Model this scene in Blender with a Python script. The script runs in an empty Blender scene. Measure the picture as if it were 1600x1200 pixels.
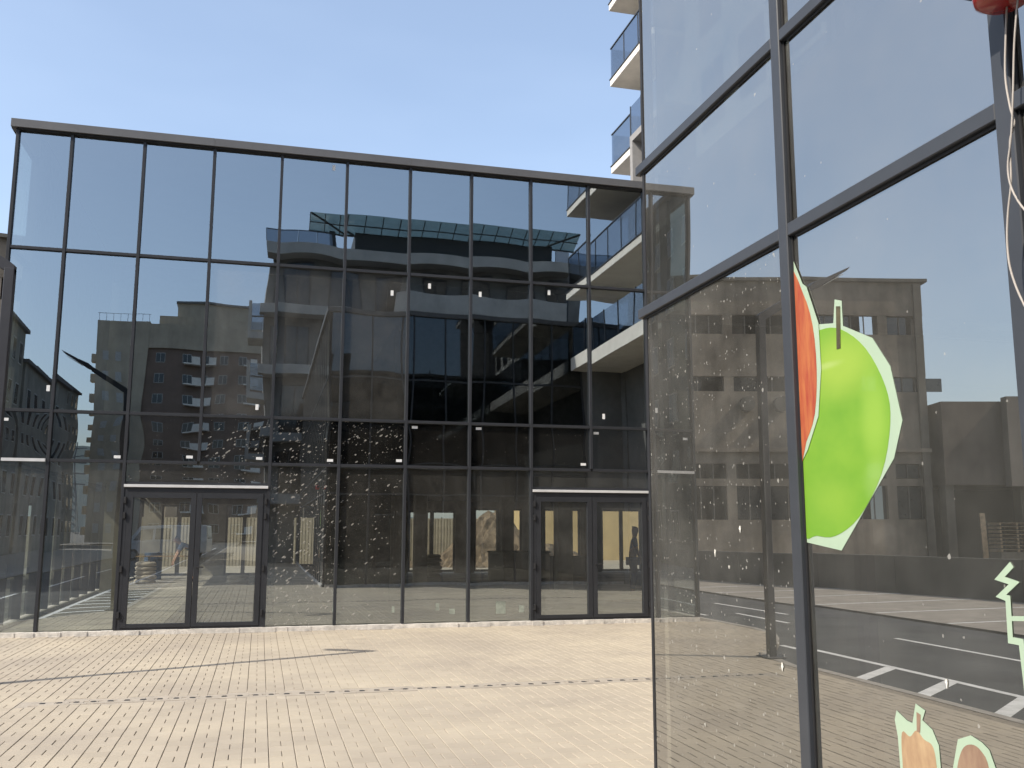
import bpy, bmesh, math, random
import numpy as np
from mathutils import Vector, Matrix
rnd = random.Random(7)
R = math.radians
sc = bpy.context.scene
C = sc.collection

# ------------------------------------------------------------------ camera
# world axes: X runs along the pavilion's glass front, Y towards it, Z up; metres
HC = 1.6
YAW, PITCH, ROLL, FPX = 0.2569, 0.1537, 0.0017, 1480.24
cam_d = bpy.data.cameras.new('camera'); cam = bpy.data.objects.new('camera', cam_d); C.objects.link(cam)
fw = Vector((math.sin(YAW)*math.cos(PITCH), math.cos(YAW)*math.cos(PITCH), math.sin(PITCH)))
rt = Vector((math.cos(YAW), -math.sin(YAW), 0)); up = rt.cross(fw)
r2 = rt*math.cos(ROLL)+up*math.sin(ROLL); u2 = -rt*math.sin(ROLL)+up*math.cos(ROLL)
M = Matrix((r2, u2, -fw)).transposed().to_4x4(); M.translation = Vector((0, 0, HC))
cam.matrix_world = M
cam_d.sensor_fit = 'HORIZONTAL'; cam_d.sensor_width = 36.0; cam_d.lens = 36.0*FPX/1600.0
cam_d.clip_start = 0.05; cam_d.clip_end = 6000
sc.camera = cam

# ------------------------------------------------------------------ light
SUN_DIR = Vector((-0.664, -0.288, 0.690)).normalized()          # towards the sun
w = bpy.data.worlds.new('World'); sc.world = w; w.use_nodes = True
nt = w.node_tree; bg = nt.nodes['Background']
sky = nt.nodes.new('ShaderNodeTexSky'); sky.sky_type = 'NISHITA'; sky.sun_disc = False
sky.sun_elevation = math.asin(SUN_DIR.z)
sky.sun_rotation = math.atan2(SUN_DIR.x, SUN_DIR.y)
sky.air_density = 1.0; sky.dust_density = 2.4; sky.ozone_density = 1.0; sky.altitude = 300
# thin high cloud veil, everywhere alike
geo = nt.nodes.new('ShaderNodeTexCoord')
sep = nt.nodes.new('ShaderNodeSeparateXYZ'); nt.links.new(geo.outputs['Generated'], sep.inputs[0])
mp = nt.nodes.new('ShaderNodeMapping'); mp.inputs['Scale'].default_value = (1.0, 1.0, 3.2)
nt.links.new(geo.outputs['Generated'], mp.inputs[0])
nz = nt.nodes.new('ShaderNodeTexNoise'); nz.inputs['Scale'].default_value = 1.5; nz.inputs['Detail'].default_value = 4
nz.inputs['Roughness'].default_value = 0.55
nt.links.new(mp.outputs[0], nz.inputs['Vector'])
cr = nt.nodes.new('ShaderNodeValToRGB'); cr.color_ramp.elements[0].position = 0.44; cr.color_ramp.elements[1].position = 0.80
cr.color_ramp.elements[0].color = (0.14, 0.14, 0.14, 1); cr.color_ramp.elements[1].color = (0.23, 0.23, 0.23, 1)
nt.links.new(nz.outputs['Fac'], cr.inputs[0])
mx = nt.nodes.new('ShaderNodeMixRGB'); mx.inputs['Color2'].default_value = (5.3, 6.2, 7.3, 1)
nt.links.new(cr.outputs[0], mx.inputs['Fac']); nt.links.new(sky.outputs[0], mx.inputs['Color1'])
nt.links.new(mx.outputs[0], bg.inputs['Color']); bg.inputs['Strength'].default_value = 0.123
sun_d = bpy.data.lights.new('sun', 'SUN'); sun_d.energy = 2.7; sun_d.angle = R(0.53); sun_d.color = (1.0, 0.93, 0.82)
sun = bpy.data.objects.new('sun', sun_d); C.objects.link(sun)
sun.rotation_euler = (-SUN_DIR).to_track_quat('-Z', 'Y').to_euler(); sun.location = (-30, -14, 40)
vs = sc.view_settings; vs.view_transform = 'Standard'; vs.look = 'None'; vs.exposure = 0.95; vs.gamma = 1.0
vs.use_curve_mapping = False
cy = sc.cycles
cy.max_bounces = 10; cy.glossy_bounces = 6; cy.transmission_bounces = 6; cy.transparent_max_bounces = 16; cy.diffuse_bounces = 3
cy.caustics_reflective = False; cy.caustics_refractive = False; cy.sample_clamp_indirect = 6.0
cy.use_denoising = True

# ------------------------------------------------------------------ materials
MATS = {}
def N(t, typ, **kw):
    n = t.nodes.new(typ)
    for k, v in kw.items():
        if k in n.inputs: n.inputs[k].default_value = v
        else: setattr(n, k, v)
    return n
def mat(name, col, rough=0.7, var=0.12, scale=6.0, metal=0.0, bump=0.0, bscale=40.0, coat=0.0, col2=None, spec=0.5, streak=0.0):
    """Principled paint/plaster/metal: base colour broken up by two noises, optional fine relief."""
    if name in MATS: return MATS[name]
    m = bpy.data.materials.new(name); m.use_nodes = True; t = m.node_tree; b = t.nodes['Principled BSDF']
    tc = N(t, 'ShaderNodeTexCoord')
    n1 = N(t, 'ShaderNodeTexNoise', Scale=scale, Detail=6.0, Roughness=0.6); t.links.new(tc.outputs['Object'], n1.inputs['Vector'])
    c2 = col2 if col2 else tuple(max(0, c*(1-2.2*var)) for c in col)
    c1 = tuple(min(1, c*(1+var)) for c in col)
    rp = N(t, 'ShaderNodeValToRGB'); rp.color_ramp.elements[0].position = 0.3; rp.color_ramp.elements[1].position = 0.68
    rp.color_ramp.elements[0].color = (*c2, 1); rp.color_ramp.elements[1].color = (*c1, 1)
    t.links.new(n1.outputs['Fac'], rp.inputs[0]); out = rp.outputs[0]
    if streak:
        mpn = N(t, 'ShaderNodeMapping'); mpn.inputs['Scale'].default_value = (0.8, 0.8, 0.14)
        t.links.new(tc.outputs['Object'], mpn.inputs[0])
        n3 = N(t, 'ShaderNodeTexNoise', Scale=1.4, Detail=5.0); t.links.new(mpn.outputs[0], n3.inputs['Vector'])
        r3 = N(t, 'ShaderNodeValToRGB'); r3.color_ramp.elements[0].position = 0.42; r3.color_ramp.elements[1].position = 0.7
        r3.color_ramp.elements[0].color = (1, 1, 1, 1); r3.color_ramp.elements[1].color = (1-streak,)*3+(1,)
        t.links.new(n3.outputs['Fac'], r3.inputs[0])
        mu = N(t, 'ShaderNodeMixRGB', blend_type='MULTIPLY', Fac=1.0)
        t.links.new(out, mu.inputs['Color1']); t.links.new(r3.outputs[0], mu.inputs['Color2']); out = mu.outputs[0]
    t.links.new(out, b.inputs['Base Color'])
    b.inputs['Roughness'].default_value = rough; b.inputs['Metallic'].default_value = metal
    b.inputs['Specular IOR Level'].default_value = spec; b.inputs['Coat Weight'].default_value = coat
    b.inputs['Coat Roughness'].default_value = 0.02
    if bump:
        n2 = N(t, 'ShaderNodeTexNoise', Scale=bscale, Detail=4.0); t.links.new(tc.outputs['Object'], n2.inputs['Vector'])
        bp = N(t, 'ShaderNodeBump', Strength=bump, Distance=0.02); t.links.new(n2.outputs['Fac'], bp.inputs['Height'])
        t.links.new(bp.outputs[0], b.inputs['Normal'])
    MATS[name] = m; return m

def glass(name, refl=0.36, trans=(0.66, 0.69, 0.64), rtint=(0.86, 0.95, 1.0), dust=0.0, splash=0.0, streaks=0.0, specks=0.0):
    """Solar-control glazing: mirror coat + tinted see-through, Fresnel towards grazing; dirt on top as a thin diffuse film."""
    if name in MATS: return MATS[name]
    m = bpy.data.materials.new(name); m.use_nodes = True; t = m.node_tree
    for n in list(t.nodes): t.nodes.remove(n)
    out = N(t, 'ShaderNodeOutputMaterial')
    lw = N(t, 'ShaderNodeLayerWeight', Blend=0.5)
    pw = N(t, 'ShaderNodeMath', operation='POWER'); pw.inputs[1].default_value = 4.0; t.links.new(lw.outputs['Facing'], pw.inputs[0])
    ma = N(t, 'ShaderNodeMath', operation='MULTIPLY_ADD'); ma.inputs[1].default_value = 1-refl; ma.inputs[2].default_value = refl
    t.links.new(pw.outputs[0], ma.inputs[0])
    tr = N(t, 'ShaderNodeBsdfTransparent'); tr.inputs[0].default_value = (*trans, 1)
    gl = N(t, 'ShaderNodeBsdfGlossy'); gl.inputs['Color'].default_value = (*rtint, 1); gl.inputs['Roughness'].default_value = 0.0
    mixs = N(t, 'ShaderNodeMixShader'); t.links.new(ma.outputs[0], mixs.inputs[0]); t.links.new(tr.outputs[0], mixs.inputs[1]); t.links.new(gl.outputs[0], mixs.inputs[2])
    cur = mixs.outputs[0]
    tc = N(t, 'ShaderNodeTexCoord')
    masks = []
    if dust:
        n = N(t, 'ShaderNodeTexNoise', Scale=1.3, Detail=7.0, Roughness=0.7); t.links.new(tc.outputs['Object'], n.inputs['Vector'])
        mr = N(t, 'ShaderNodeMapRange'); mr.inputs[1].default_value = 0.35; mr.inputs[2].default_value = 0.75; mr.inputs[3].default_value = 0.25*dust; mr.inputs[4].default_value = dust
        t.links.new(n.outputs['Fac'], mr.inputs[0]); masks.append(mr.outputs[0])
    if streaks:
        mpn = N(t, 'ShaderNodeMapping'); mpn.inputs['Scale'].default_value = (34, 34, 0.9); t.links.new(tc.outputs['Object'], mpn.inputs[0])
        n = N(t, 'ShaderNodeTexNoise', Scale=1.0, Detail=3.0, Roughness=0.7); t.links.new(mpn.outputs[0], n.inputs['Vector'])
        mr = N(t, 'ShaderNodeMapRange'); mr.inputs[1].default_value = 0.58; mr.inputs[2].default_value = 0.74; mr.inputs[3].default_value = 0; mr.inputs[4].default_value = streaks
        t.links.new(n.outputs['Fac'], mr.inputs[0])
        n2 = N(t, 'ShaderNodeTexNoise', Scale=1.1, Detail=2.0); t.links.new(tc.outputs['Object'], n2.inputs['Vector'])
        m2 = N(t, 'ShaderNodeMapRange'); m2.inputs[1].default_value = 0.42; m2.inputs[2].default_value = 0.6; t.links.new(n2.outputs['Fac'], m2.inputs[0])
        mu = N(t, 'ShaderNodeMath', operation='MULTIPLY'); t.links.new(mr.outputs[0], mu.inputs[0]); t.links.new(m2.outputs[0], mu.inputs[1]); masks.append(mu.outputs[0])
    def spots(scale, rot, thr, keep, amp, jit=1.0):
        # sparse flecks: Voronoi cells, some of them kept, on rotated and stretched coordinates
        mpn = N(t, 'ShaderNodeMapping'); mpn.inputs['Rotation'].default_value = (0, rot, 0); t.links.new(tc.outputs['Object'], mpn.inputs[0])
        mp2 = N(t, 'ShaderNodeMapping'); mp2.inputs['Scale'].default_value = scale; t.links.new(mpn.outputs[0], mp2.inputs[0])
        wn = N(t, 'ShaderNodeTexNoise', Scale=2.2, Detail=3.0); t.links.new(mp2.outputs[0], wn.inputs['Vector'])
        ad = N(t, 'ShaderNodeVectorMath', operation='MULTIPLY_ADD'); ad.inputs[1].default_value = (0.35,)*3
        t.links.new(wn.outputs['Color'], ad.inputs[0]); t.links.new(mp2.outputs[0], ad.inputs[2])
        v = N(t, 'ShaderNodeTexVoronoi', feature='F1'); v.inputs['Scale'].default_value = 1.0; v.inputs['Randomness'].default_value = jit
        t.links.new(ad.outputs[0], v.inputs['Vector'])
        s = N(t, 'ShaderNodeSeparateColor'); t.links.new(v.outputs['Color'], s.inputs[0])
        sz = N(t, 'ShaderNodeMath', operation='MULTIPLY'); sz.inputs[1].default_value = thr; t.links.new(s.outputs[1], sz.inputs[0])
        lt = N(t, 'ShaderNodeMath', operation='LESS_THAN'); t.links.new(v.outputs['Distance'], lt.inputs[0]); t.links.new(sz.outputs[0], lt.inputs[1])
        g = N(t, 'ShaderNodeMath', operation='LESS_THAN'); g.inputs[1].default_value = keep; t.links.new(s.outputs[0], g.inputs[0])
        mu = N(t, 'ShaderNodeMath', operation='MULTIPLY'); t.links.new(lt.outputs[0], mu.inputs[0]); t.links.new(g.outputs[0], mu.inputs[1])
        m3 = N(t, 'ShaderNodeMath', operation='MULTIPLY'); m3.inputs[1].default_value = amp; t.links.new(mu.outputs[0], m3.inputs[0])
        return m3.outputs[0]
    if splash:
        masks.append(spots((15, 15, 34), R(38), 0.50, splash, 0.46))
        masks.append(spots((30, 30, 44), R(30), 0.42, splash*0.7, 0.45))
        masks.append(spots((44, 44, 3.0), 0.0, 0.22, splash*0.9, 0.34))
    if specks:
        masks.append(spots((75, 75, 60), R(10), 0.34, specks*1.6, 0.4))
        masks.append(spots((34, 34, 30), R(20), 0.24, specks, 0.5))
    if masks:
        a = masks[0]
        for b2 in masks[1:]:
            mxm = N(t, 'ShaderNodeMath', operation='MAXIMUM'); t.links.new(a, mxm.inputs[0]); t.links.new(b2, mxm.inputs[1]); a = mxm.outputs[0]
        df = N(t, 'ShaderNodeBsdfDiffuse'); df.inputs['Color'].default_value = (0.52, 0.50, 0.45, 1)
        mm = N(t, 'ShaderNodeMixShader'); t.links.new(a, mm.inputs[0]); t.links.new(cur, mm.inputs[1]); t.links.new(df.outputs[0], mm.inputs[2]); cur = mm.outputs[0]
    t.links.new(cur, out.inputs['Surface'])
    MATS[name] = m; return m

ANTH = mat('anthracite_aluminium', (0.052, 0.056, 0.064), 0.45, 0.08, 3.0, spec=0.4)
ANTH_A = mat('dark_pavilion_aluminium', (0.030, 0.032, 0.037), 0.5, 0.08, 3.0, spec=0.35)
ANTH_D = mat('black_gasket', (0.018, 0.018, 0.02), 0.7, 0.1)
FASC = mat('grey_fascia_sheet', (0.115, 0.115, 0.118), 0.5, 0.06, 2.0)
ALU = mat('bare_aluminium_strip', (0.62, 0.62, 0.62), 0.4, 0.05)
PAPER = mat('white_paper', (0.8, 0.8, 0.78), 0.8, 0.04)
SILL = mat('pale_concrete_sill', (0.70, 0.66, 0.60), 0.85, 0.15, 9.0, bump=0.3)
INT_FLOOR = mat('raw_screed_floor', (0.42, 0.385, 0.33), 0.9, 0.25, 1.2, bump=0.3, bscale=8)
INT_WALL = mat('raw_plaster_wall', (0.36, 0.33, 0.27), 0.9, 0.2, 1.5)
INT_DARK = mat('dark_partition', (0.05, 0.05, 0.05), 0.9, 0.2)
WHITE = mat('white_render', (0.82, 0.77, 0.69), 0.85, 0.05, 2.0)
GREY_R = mat('grey_render', (0.22, 0.215, 0.205), 0.9, 0.10, 1.0)
DARK_W = mat('dark_window_glass', (0.02, 0.024, 0.028), 0.06, 0.1, spec=0.7)
G_CLEAN = glass('clean_solar_glass')
G_DUST = glass('dusty_solar_glass', dust=0.12, streaks=0.14)
G_STREAK = glass('streaked_solar_glass', dust=0.10, streaks=0.26, specks=0.05)
G_SPLASH = glass('plaster_splashed_glass', dust=0.10, streaks=0.18, splash=0.52)
G_SPLASH2 = glass('lightly_splashed_glass', dust=0.09, streaks=0.18, splash=0.16)
G_SPAN = glass('dark_spandrel_glass', trans=(0.10, 0.11, 0.11), refl=0.30, dust=0.03, streaks=0.06, specks=0.02)
G_SPAN_S = glass('splashed_spandrel_glass', trans=(0.10, 0.11, 0.11), refl=0.30, dust=0.03, streaks=0.10, splash=0.40)
G_B = glass('shopfront_glass', trans=(0.22, 0.24, 0.23), refl=0.43, rtint=(1.0, 0.98, 0.93), dust=0.12, specks=0.006)
G_BD = glass('dusty_shopfront_glass', trans=(0.22, 0.24, 0.23), refl=0.36, rtint=(1.0, 0.98, 0.93), dust=0.17, streaks=0.14, specks=0.10)
G_B2 = glass('plain_shopfront_glass', trans=(0.16, 0.18, 0.18), refl=0.10, rtint=(0.9, 0.95, 1.0), dust=0.01)
G_BAL = glass('blue_grey_balustrade_glass', trans=(0.47, 0.50, 0.54), refl=0.14, rtint=(0.9, 0.95, 1))
G_CAN = glass('green_canopy_glass', trans=(0.55, 0.62, 0.60), refl=0.10, rtint=(0.85, 0.92, 0.92), dust=0.18)

# ------------------------------------------------------------------ builders
def tag(o, label=None, cat=None, group=None, kind=None):
    if label: o['label'] = label
    if cat: o['category'] = cat
    if group: o['group'] = group
    if kind: o['kind'] = kind
    return o
def empty(name, loc=(0, 0, 0), rz=0.0, label=None, cat=None, group=None):
    o = bpy.data.objects.new(name, None); C.objects.link(o); o.empty_display_size = 0.3
    o.location = loc; o.rotation_euler = (0, 0, rz); tag(o, label, cat, group); return o
def wloc(p):
    v = Vector((0, 0, 0))
    while p is not None: v = v+Vector(p.location); p = p.parent
    return v
class MB:
    def __init__(s): s.v = []; s.f = []; s.m = []
    def quad(s, a, b, c, d, mi=0):
        n = len(s.v); s.v += [tuple(a), tuple(b), tuple(c), tuple(d)]; s.f.append((n, n+1, n+2, n+3)); s.m.append(mi); return s
    def box(s, x0, x1, y0, y1, z0, z1, mi=0):
        if x0 > x1: x0, x1 = x1, x0
        if y0 > y1: y0, y1 = y1, y0
        n = len(s.v)
        s.v += [(x0, y0, z0), (x1, y0, z0), (x1, y1, z0), (x0, y1, z0), (x0, y0, z1), (x1, y0, z1), (x1, y1, z1), (x0, y1, z1)]
        for f in ((0, 3, 2, 1), (4, 5, 6, 7), (0, 1, 5, 4), (1, 2, 6, 5), (2, 3, 7, 6), (3, 0, 4, 7)):
            s.f.append(tuple(n+i for i in f)); s.m.append(mi)
        return s
    def prism(s, poly, axis, a, b, mi=0):
        """poly: 2-D outline; axis 0 => points are (y,z) swept along x, 1 => (x,z) along y, 2 => (x,y) along z."""
        def P(p, t): return (t, p[0], p[1]) if axis == 0 else (p[0], t, p[1]) if axis == 1 else (p[0], p[1], t)
        n = len(s.v); k = len(poly)
        s.v += [P(p, a) for p in poly]+[P(p, b) for p in poly]
        s.f.append(tuple(n+i for i in range(k))[::-1]); s.m.append(mi)
        s.f.append(tuple(n+k+i for i in range(k))); s.m.append(mi)
        for i in range(k):
            j = (i+1) % k; s.f.append((n+i, n+j, n+k+j, n+k+i)); s.m.append(mi)
        return s
    def tube(s, pts, rad, seg=6, mi=0):
        pts = [Vector(p) for p in pts]; n0 = len(s.v)
        rads = rad if isinstance(rad, (list, tuple)) else [rad]*len(pts)
        for i, p in enumerate(pts):
            d = (pts[min(i+1, len(pts)-1)]-pts[max(i-1, 0)]).normalized()
            a = d.orthogonal().normalized() if abs(d.z) > 0.9 else d.cross(Vector((0, 0, 1))).normalized()
            b = d.cross(a)
            for k in range(seg):
                t = 2*math.pi*k/seg; s.v.append(tuple(p+rads[i]*(a*math.cos(t)+b*math.sin(t))))
        for i in range(len(pts)-1):
            for k in range(seg):
                q = n0+i*seg; s.f.append((q+k, q+(k+1) % seg, q+seg+(k+1) % seg, q+seg+k)); s.m.append(mi)
        s.f.append(tuple(n0+k for k in range(seg))[::-1]); s.m.append(mi)
        e = n0+(len(pts)-1)*seg; s.f.append(tuple(e+k for k in range(seg))); s.m.append(mi)
        return s
    def build(s, name, m, parent=None, local=False, smooth=False, bevel=0.0):
        off = Vector((0, 0, 0)) if (local or parent is None) else wloc(parent)
        me = bpy.data.meshes.new(name)
        me.from_pydata([tuple(Vector(v)-off) for v in s.v], [], s.f)
        ms = m if isinstance(m, (list, tuple)) else [m]
        for q in ms: me.materials.append(q)
        if len(ms) > 1:
            for p, i in zip(me.polygons, s.m): p.material_index = i
        bm = bmesh.new(); bm.from_mesh(me); bmesh.ops.recalc_face_normals(bm, faces=bm.faces)
        if bevel: bmesh.ops.bevel(bm, geom=list(bm.edges), offset=bevel, segments=1, affect='EDGES', profile=0.5)
        bm.to_mesh(me); bm.free()
        if smooth:
            for p in me.polygons: p.use_smooth = True
        o = bpy.data.objects.new(name, me); C.objects.link(o)
        if parent is not None: o.parent = parent
        return o
def box(name, m, parent, x0, x1, y0, y1, z0, z1, local=False, bevel=0.0):
    return MB().box(x0, x1, y0, y1, z0, z1).build(name, m, parent, local=local, bevel=bevel)
def copy_tree(o, parent=None):
    c = o.copy(); C.objects.link(c); c.parent = parent
    for ch in list(o.children): copy_tree(ch, c)
    return c

def pane(parent, m, axis, a0, a1, z0, z1, pos, side, bow=0.0016, name='pane'):
    """One sealed glass unit, slightly bowed out as sealed units are. axis 'X': the pane runs along X at y=pos; 'Y': along Y at x=pos.
    side: the outward direction (+1/-1) along the normal."""
    n = 12; V = []; F = []
    tx = rnd.uniform(-1, 1)*0.0015; tz = rnd.uniform(-1, 1)*0.0012; b = bow*rnd.uniform(0.5, 1.4); tw = rnd.uniform(-1, 1)*0.0007; rp_ = rnd.uniform(-1, 1)*0.00022; ph_ = rnd.random()*6
    for j in range(n+1):
        for i in range(n+1):
            u_ = -1+2*i/n; v_ = -1+2*j/n
            d = side*(b*(1-u_*u_)*(1-v_*v_)+tx*u_*0.5+tz*v_*0.5+tw*u_*v_+rp_*math.sin(3.2*v_+ph_)*(1-u_*u_)*2)
            a = a0+(a1-a0)*i/n; z = z0+(z1-z0)*j/n
            V.append((a, pos+d, z) if axis == 'X' else (pos+d, a, z))
    for j in range(n):
        for i in range(n):
            q = j*(n+1)+i; F.append((q, q+1, q+n+2, q+n+1))
    off = wloc(parent)
    me = bpy.data.meshes.new(name); me.from_pydata([tuple(Vector(v)-off) for v in V], [], F); me.materials.append(m)
    for p in me.polygons: p.use_smooth = True
    o = bpy.data.objects.new(name, me); C.objects.link(o); o.parent = parent
    return o

# ------------------------------------------------------------------ constants of the place
U = 16.1555; UK = 4.3442; VB = 1.8406
XL = -4.0547; V1 = -3.2396; BAY = 1.119
MX = [XL]+[V1+i*BAY for i in range(13)]            # mullion lines of the pavilion front, MX[0]=left end
HZ = [2.677, 3.450, 6.062, 8.040]; TOP = 8.18
YB = [4.3442, 3.000, 1.917]+[1.917-1.082*i for i in range(1, 18)]   # mullion lines of the corner shop side
YEND = YB[-1]

# ------------------------------------------------------------------ ground
GROUND = mat('dry_gravelly_earth', (0.16, 0.14, 0.115), 0.95, 0.3, 0.25, bump=0.4, bscale=2.0)
g = MB().quad((-2500, -2500, -0.32), (2500, -2500, -0.32), (2500, 2500, -0.32), (-2500, 2500, -0.32)).build('ground', GROUND); tag(g, kind='structure')
ASPH = mat('asphalt', (0.062, 0.064, 0.066), 0.9, 0.18, 0.8, bump=0.35, bscale=90)
road = MB().box(-8.45, -2.0, -150, 60, -0.30, -0.10).build('road', ASPH); tag(road, kind='structure')
PK = mat('parking_concrete_blocks', (0.30, 0.27, 0.23), 0.9, 0.12, 1.5, bump=0.2)
park = MB().prism([(-8.45, 60), (-8.45, -60), (-17, -60), (-15.2, 10), (-13.9, 19), (-11.0, 31.8), (-8.6, 44)], 2, -0.30, -0.06).build('parking_strip', PK); tag(park, kind='structure')
# paint
PAINT = mat('white_road_paint', (0.72, 0.72, 0.70), 0.8, 0.1, 5.0)
def stripe(name, p, q, wd, z, label=None):
    p = Vector(p); q = Vector(q); d = (q-p).normalized(); n = Vector((-d.y, d.x))*wd/2
    o = MB().quad((*(p-n), z), (*(q-n), z), (*(q+n), z), (*(p+n), z)).build(name, PAINT, None)
    return o
marks = []
for (p, q, wd) in [((-4.07, 13.2), (-4.0, -60), 0.11), ((-6.2, 13.5), (-6.2, 4.0), 0.10), ((-6.2, 0.5), (-6.2, -6), 0.10), ((-6.2, -9), (-6.2, -15), 0.10),
                   ((-6.12, 18.5), (-6.08, 16.3), 0.11), ((-6.95, 21.2), (-7.08, 18.0), 0.11), ((-5.17, 22.0), (-5.24, 18.2), 0.10), ((-6.2, 36), (-6.2, 26), 0.1)]:
    marks.append((p, q, wd, -0.096))
for i in range(18):
    y = 9.83-1.14*i; marks.append(((-2.62, y-0.2), (-4.05, y+0.85), 0.17, -0.0955))
for i in range(16):
    y = 26.5-2.3*i; xb = -13.6+(max(y, 8)-19)*0.2; marks.append(((-8.5, y), (xb, y+0.6), 0.10, -0.056))
for i, (p, q, wd, z) in enumerate(marks):
    o = stripe('painted_line', p, q, wd, z); o.parent = road if z < -0.08 else park
# plaza: bedding layer + blocks
BED = mat('jointing_sand', (0.27, 0.23, 0.18), 0.95, 0.15, 20.0)
edge = [(-4.45, 24), (-4.45, 17.5), (-4.55, 14.8), (-4.42, 13.95), (-4.1, 13.3), (-3.5, 12.4), (-2.95, 11.6), (-2.74, 10.6), (-2.75, 7.0), (-2.78, -60)]
plaza_outline = [(11.0, -60), (11.0, 24)]+edge
plaza = MB().prism(plaza_outline, 2, -0.30, -0.0075).build('plaza', BED); tag(plaza, kind='structure')
KERB = mat('concrete_kerb', (0.36, 0.33, 0.29), 0.9, 0.12, 6.0, bump=0.2)
kb = MB()
for a, b in zip(edge[:-1], edge[1:]):
    a = Vector(a); b = Vector(b); d = (b-a).normalized(); n = Vector((-d.y, d.x)); ns = max(1, int((b-a).length/1.0))
    if ns > 30: ns = 30
    for i in range(ns):
        p = a+(b-a)*i/ns+d*0.004; q = a+(b-a)*(i+1)/ns-d*0.004
        o = MB().prism([tuple(p), tuple(q), tuple(q+n*0.12), tuple(p+n*0.12)], 2, -0.29, -0.003).build('kerb_stone', KERB, plaza)
# paving blocks: courses along Y, a full block then a pair of half blocks
CW = 0.1858; PER = 0.345; FL = 0.172
def pav_mat(name, tone_attr):
    m = bpy.data.materials.new(name); m.use_nodes = True; t = m.node_tree; b = t.nodes['Principled BSDF']
    at = N(t, 'ShaderNodeAttribute'); at.attribute_name = 'tone'
    tc = N(t, 'ShaderNodeTexCoord'); geo_ = N(t, 'ShaderNodeNewGeometry')
    n1 = N(t, 'ShaderNodeTexNoise', Scale=90.0, Detail=5.0, Roughness=0.7); t.links.new(geo_.outputs['Position'], n1.inputs['Vector'])
    n2 = N(t, 'ShaderNodeTexNoise', Scale=0.55, Detail=6.0, Roughness=0.62); t.links.new(geo_.outputs['Position'], n2.inputs['Vector'])
    rp = N(t, 'ShaderNodeValToRGB'); e = rp.color_ramp.elements
    e[0].position = 0.0; e[0].color = (0.362, 0.315, 0.250, 1); e[1].position = 1.0; e[1].color = (0.515, 0.452, 0.360, 1)
    e.new(0.5).color = (0.440, 0.386, 0.306, 1)
    sm = N(t, 'ShaderNodeMath', operation='MULTIPLY_ADD'); sm.inputs[1].default_value = 0.62; t.links.new(at.outputs['Fac'], sm.inputs[0])
    s2 = N(t, 'ShaderNodeMath', operation='MULTIPLY'); s2.inputs[1].default_value = 0.38; t.links.new(n1.outputs['Fac'], s2.inputs[0]); t.links.new(s2.outputs[0], sm.inputs[2])
    t.links.new(sm.outputs[0], rp.inputs[0])
    st = N(t, 'ShaderNodeValToRGB'); st.color_ramp.elements[0].position = 0.36; st.color_ramp.elements[1].position = 0.62
    st.color_ramp.elements[0].color = (0.86, 0.85, 0.86, 1); st.color_ramp.elements[1].color = (1.06, 1.05, 1.02, 1)
    t.links.new(n2.outputs['Fac'], st.inputs[0])
    mu = N(t, 'ShaderNodeMixRGB', blend_type='MULTIPLY', Fac=1.0); t.links.new(rp.outputs[0], mu.inputs['Color1']); t.links.new(st.outputs[0], mu.inputs['Color2'])
    n3 = N(t, 'ShaderNodeTexNoise', Scale=1.6, Detail=8.0, Roughness=0.68); t.links.new(geo_.outputs['Position'], n3.inputs['Vector'])
    m3 = N(t, 'ShaderNodeMapRange'); m3.inputs[1].default_value = 0.63; m3.inputs[2].default_value = 0.74; m3.inputs[3].default_value = 0.0; m3.inputs[4].default_value = 0.45
    t.links.new(n3.outputs['Fac'], m3.inputs[0]); mw = N(t, 'ShaderNodeMixRGB'); mw.inputs['Color2'].default_value = (0.62, 0.57, 0.48, 1)
    t.links.new(m3.outputs[0], mw.inputs['Fac']); t.links.new(mu.outputs[0], mw.inputs['Color1'])
    m4 = N(t, 'ShaderNodeMapRange'); m4.inputs[1].default_value = 0.36; m4.inputs[2].default_value = 0.27; m4.inputs[3].default_value = 0.0; m4.inputs[4].default_value = 0.35
    t.links.new(n3.outputs['Fac'], m4.inputs[0]); md_ = N(t, 'ShaderNodeMixRGB'); md_.inputs['Color2'].default_value = (0.25, 0.215, 0.17, 1)
    t.links.new(m4.outputs[0], md_.inputs['Fac']); t.links.new(mw.outputs[0], md_.inputs['Color1'])
    t.links.new(md_.outputs[0], b.inputs['Base Color']); b.inputs['Roughness'].default_value = 0.9; b.inputs['Specular IOR Level'].default_value = 0.25
    bp = N(t, 'ShaderNodeBump', Strength=0.25, Distance=0.003); t.links.new(n1.outputs['Fac'], bp.inputs['Height']); t.links.new(bp.outputs[0], b.inputs['Normal'])
    return m
PAV = pav_mat('sandy_paving_block', 'tone')
def block_geo(wx, ly, x=0, y=0, dz=0.0):
    c = 0.003; h = -0.05
    a, b = wx/2, ly/2
    v = [(x-a, y-b, h), (x+a, y-b, h), (x+a, y+b, h), (x-a, y+b, h),
         (x-a, y-b, -c+dz), (x+a, y-b, -c+dz), (x+a, y+b, -c+dz), (x-a, y+b, -c+dz),
         (x-a+c, y-b+c, dz), (x+a-c, y-b+c, dz), (x+a-c, y+b-c, dz), (x-a+c, y+b-c, dz)]
    f = [(8, 9, 10, 11), (4, 5, 9, 8), (5, 6, 10, 9), (6, 7, 11, 10), (7, 4, 8, 11), (0, 1, 5, 4), (1, 2, 6, 5), (2, 3, 7, 6), (3, 0, 4, 7)]
    return v, f
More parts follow.
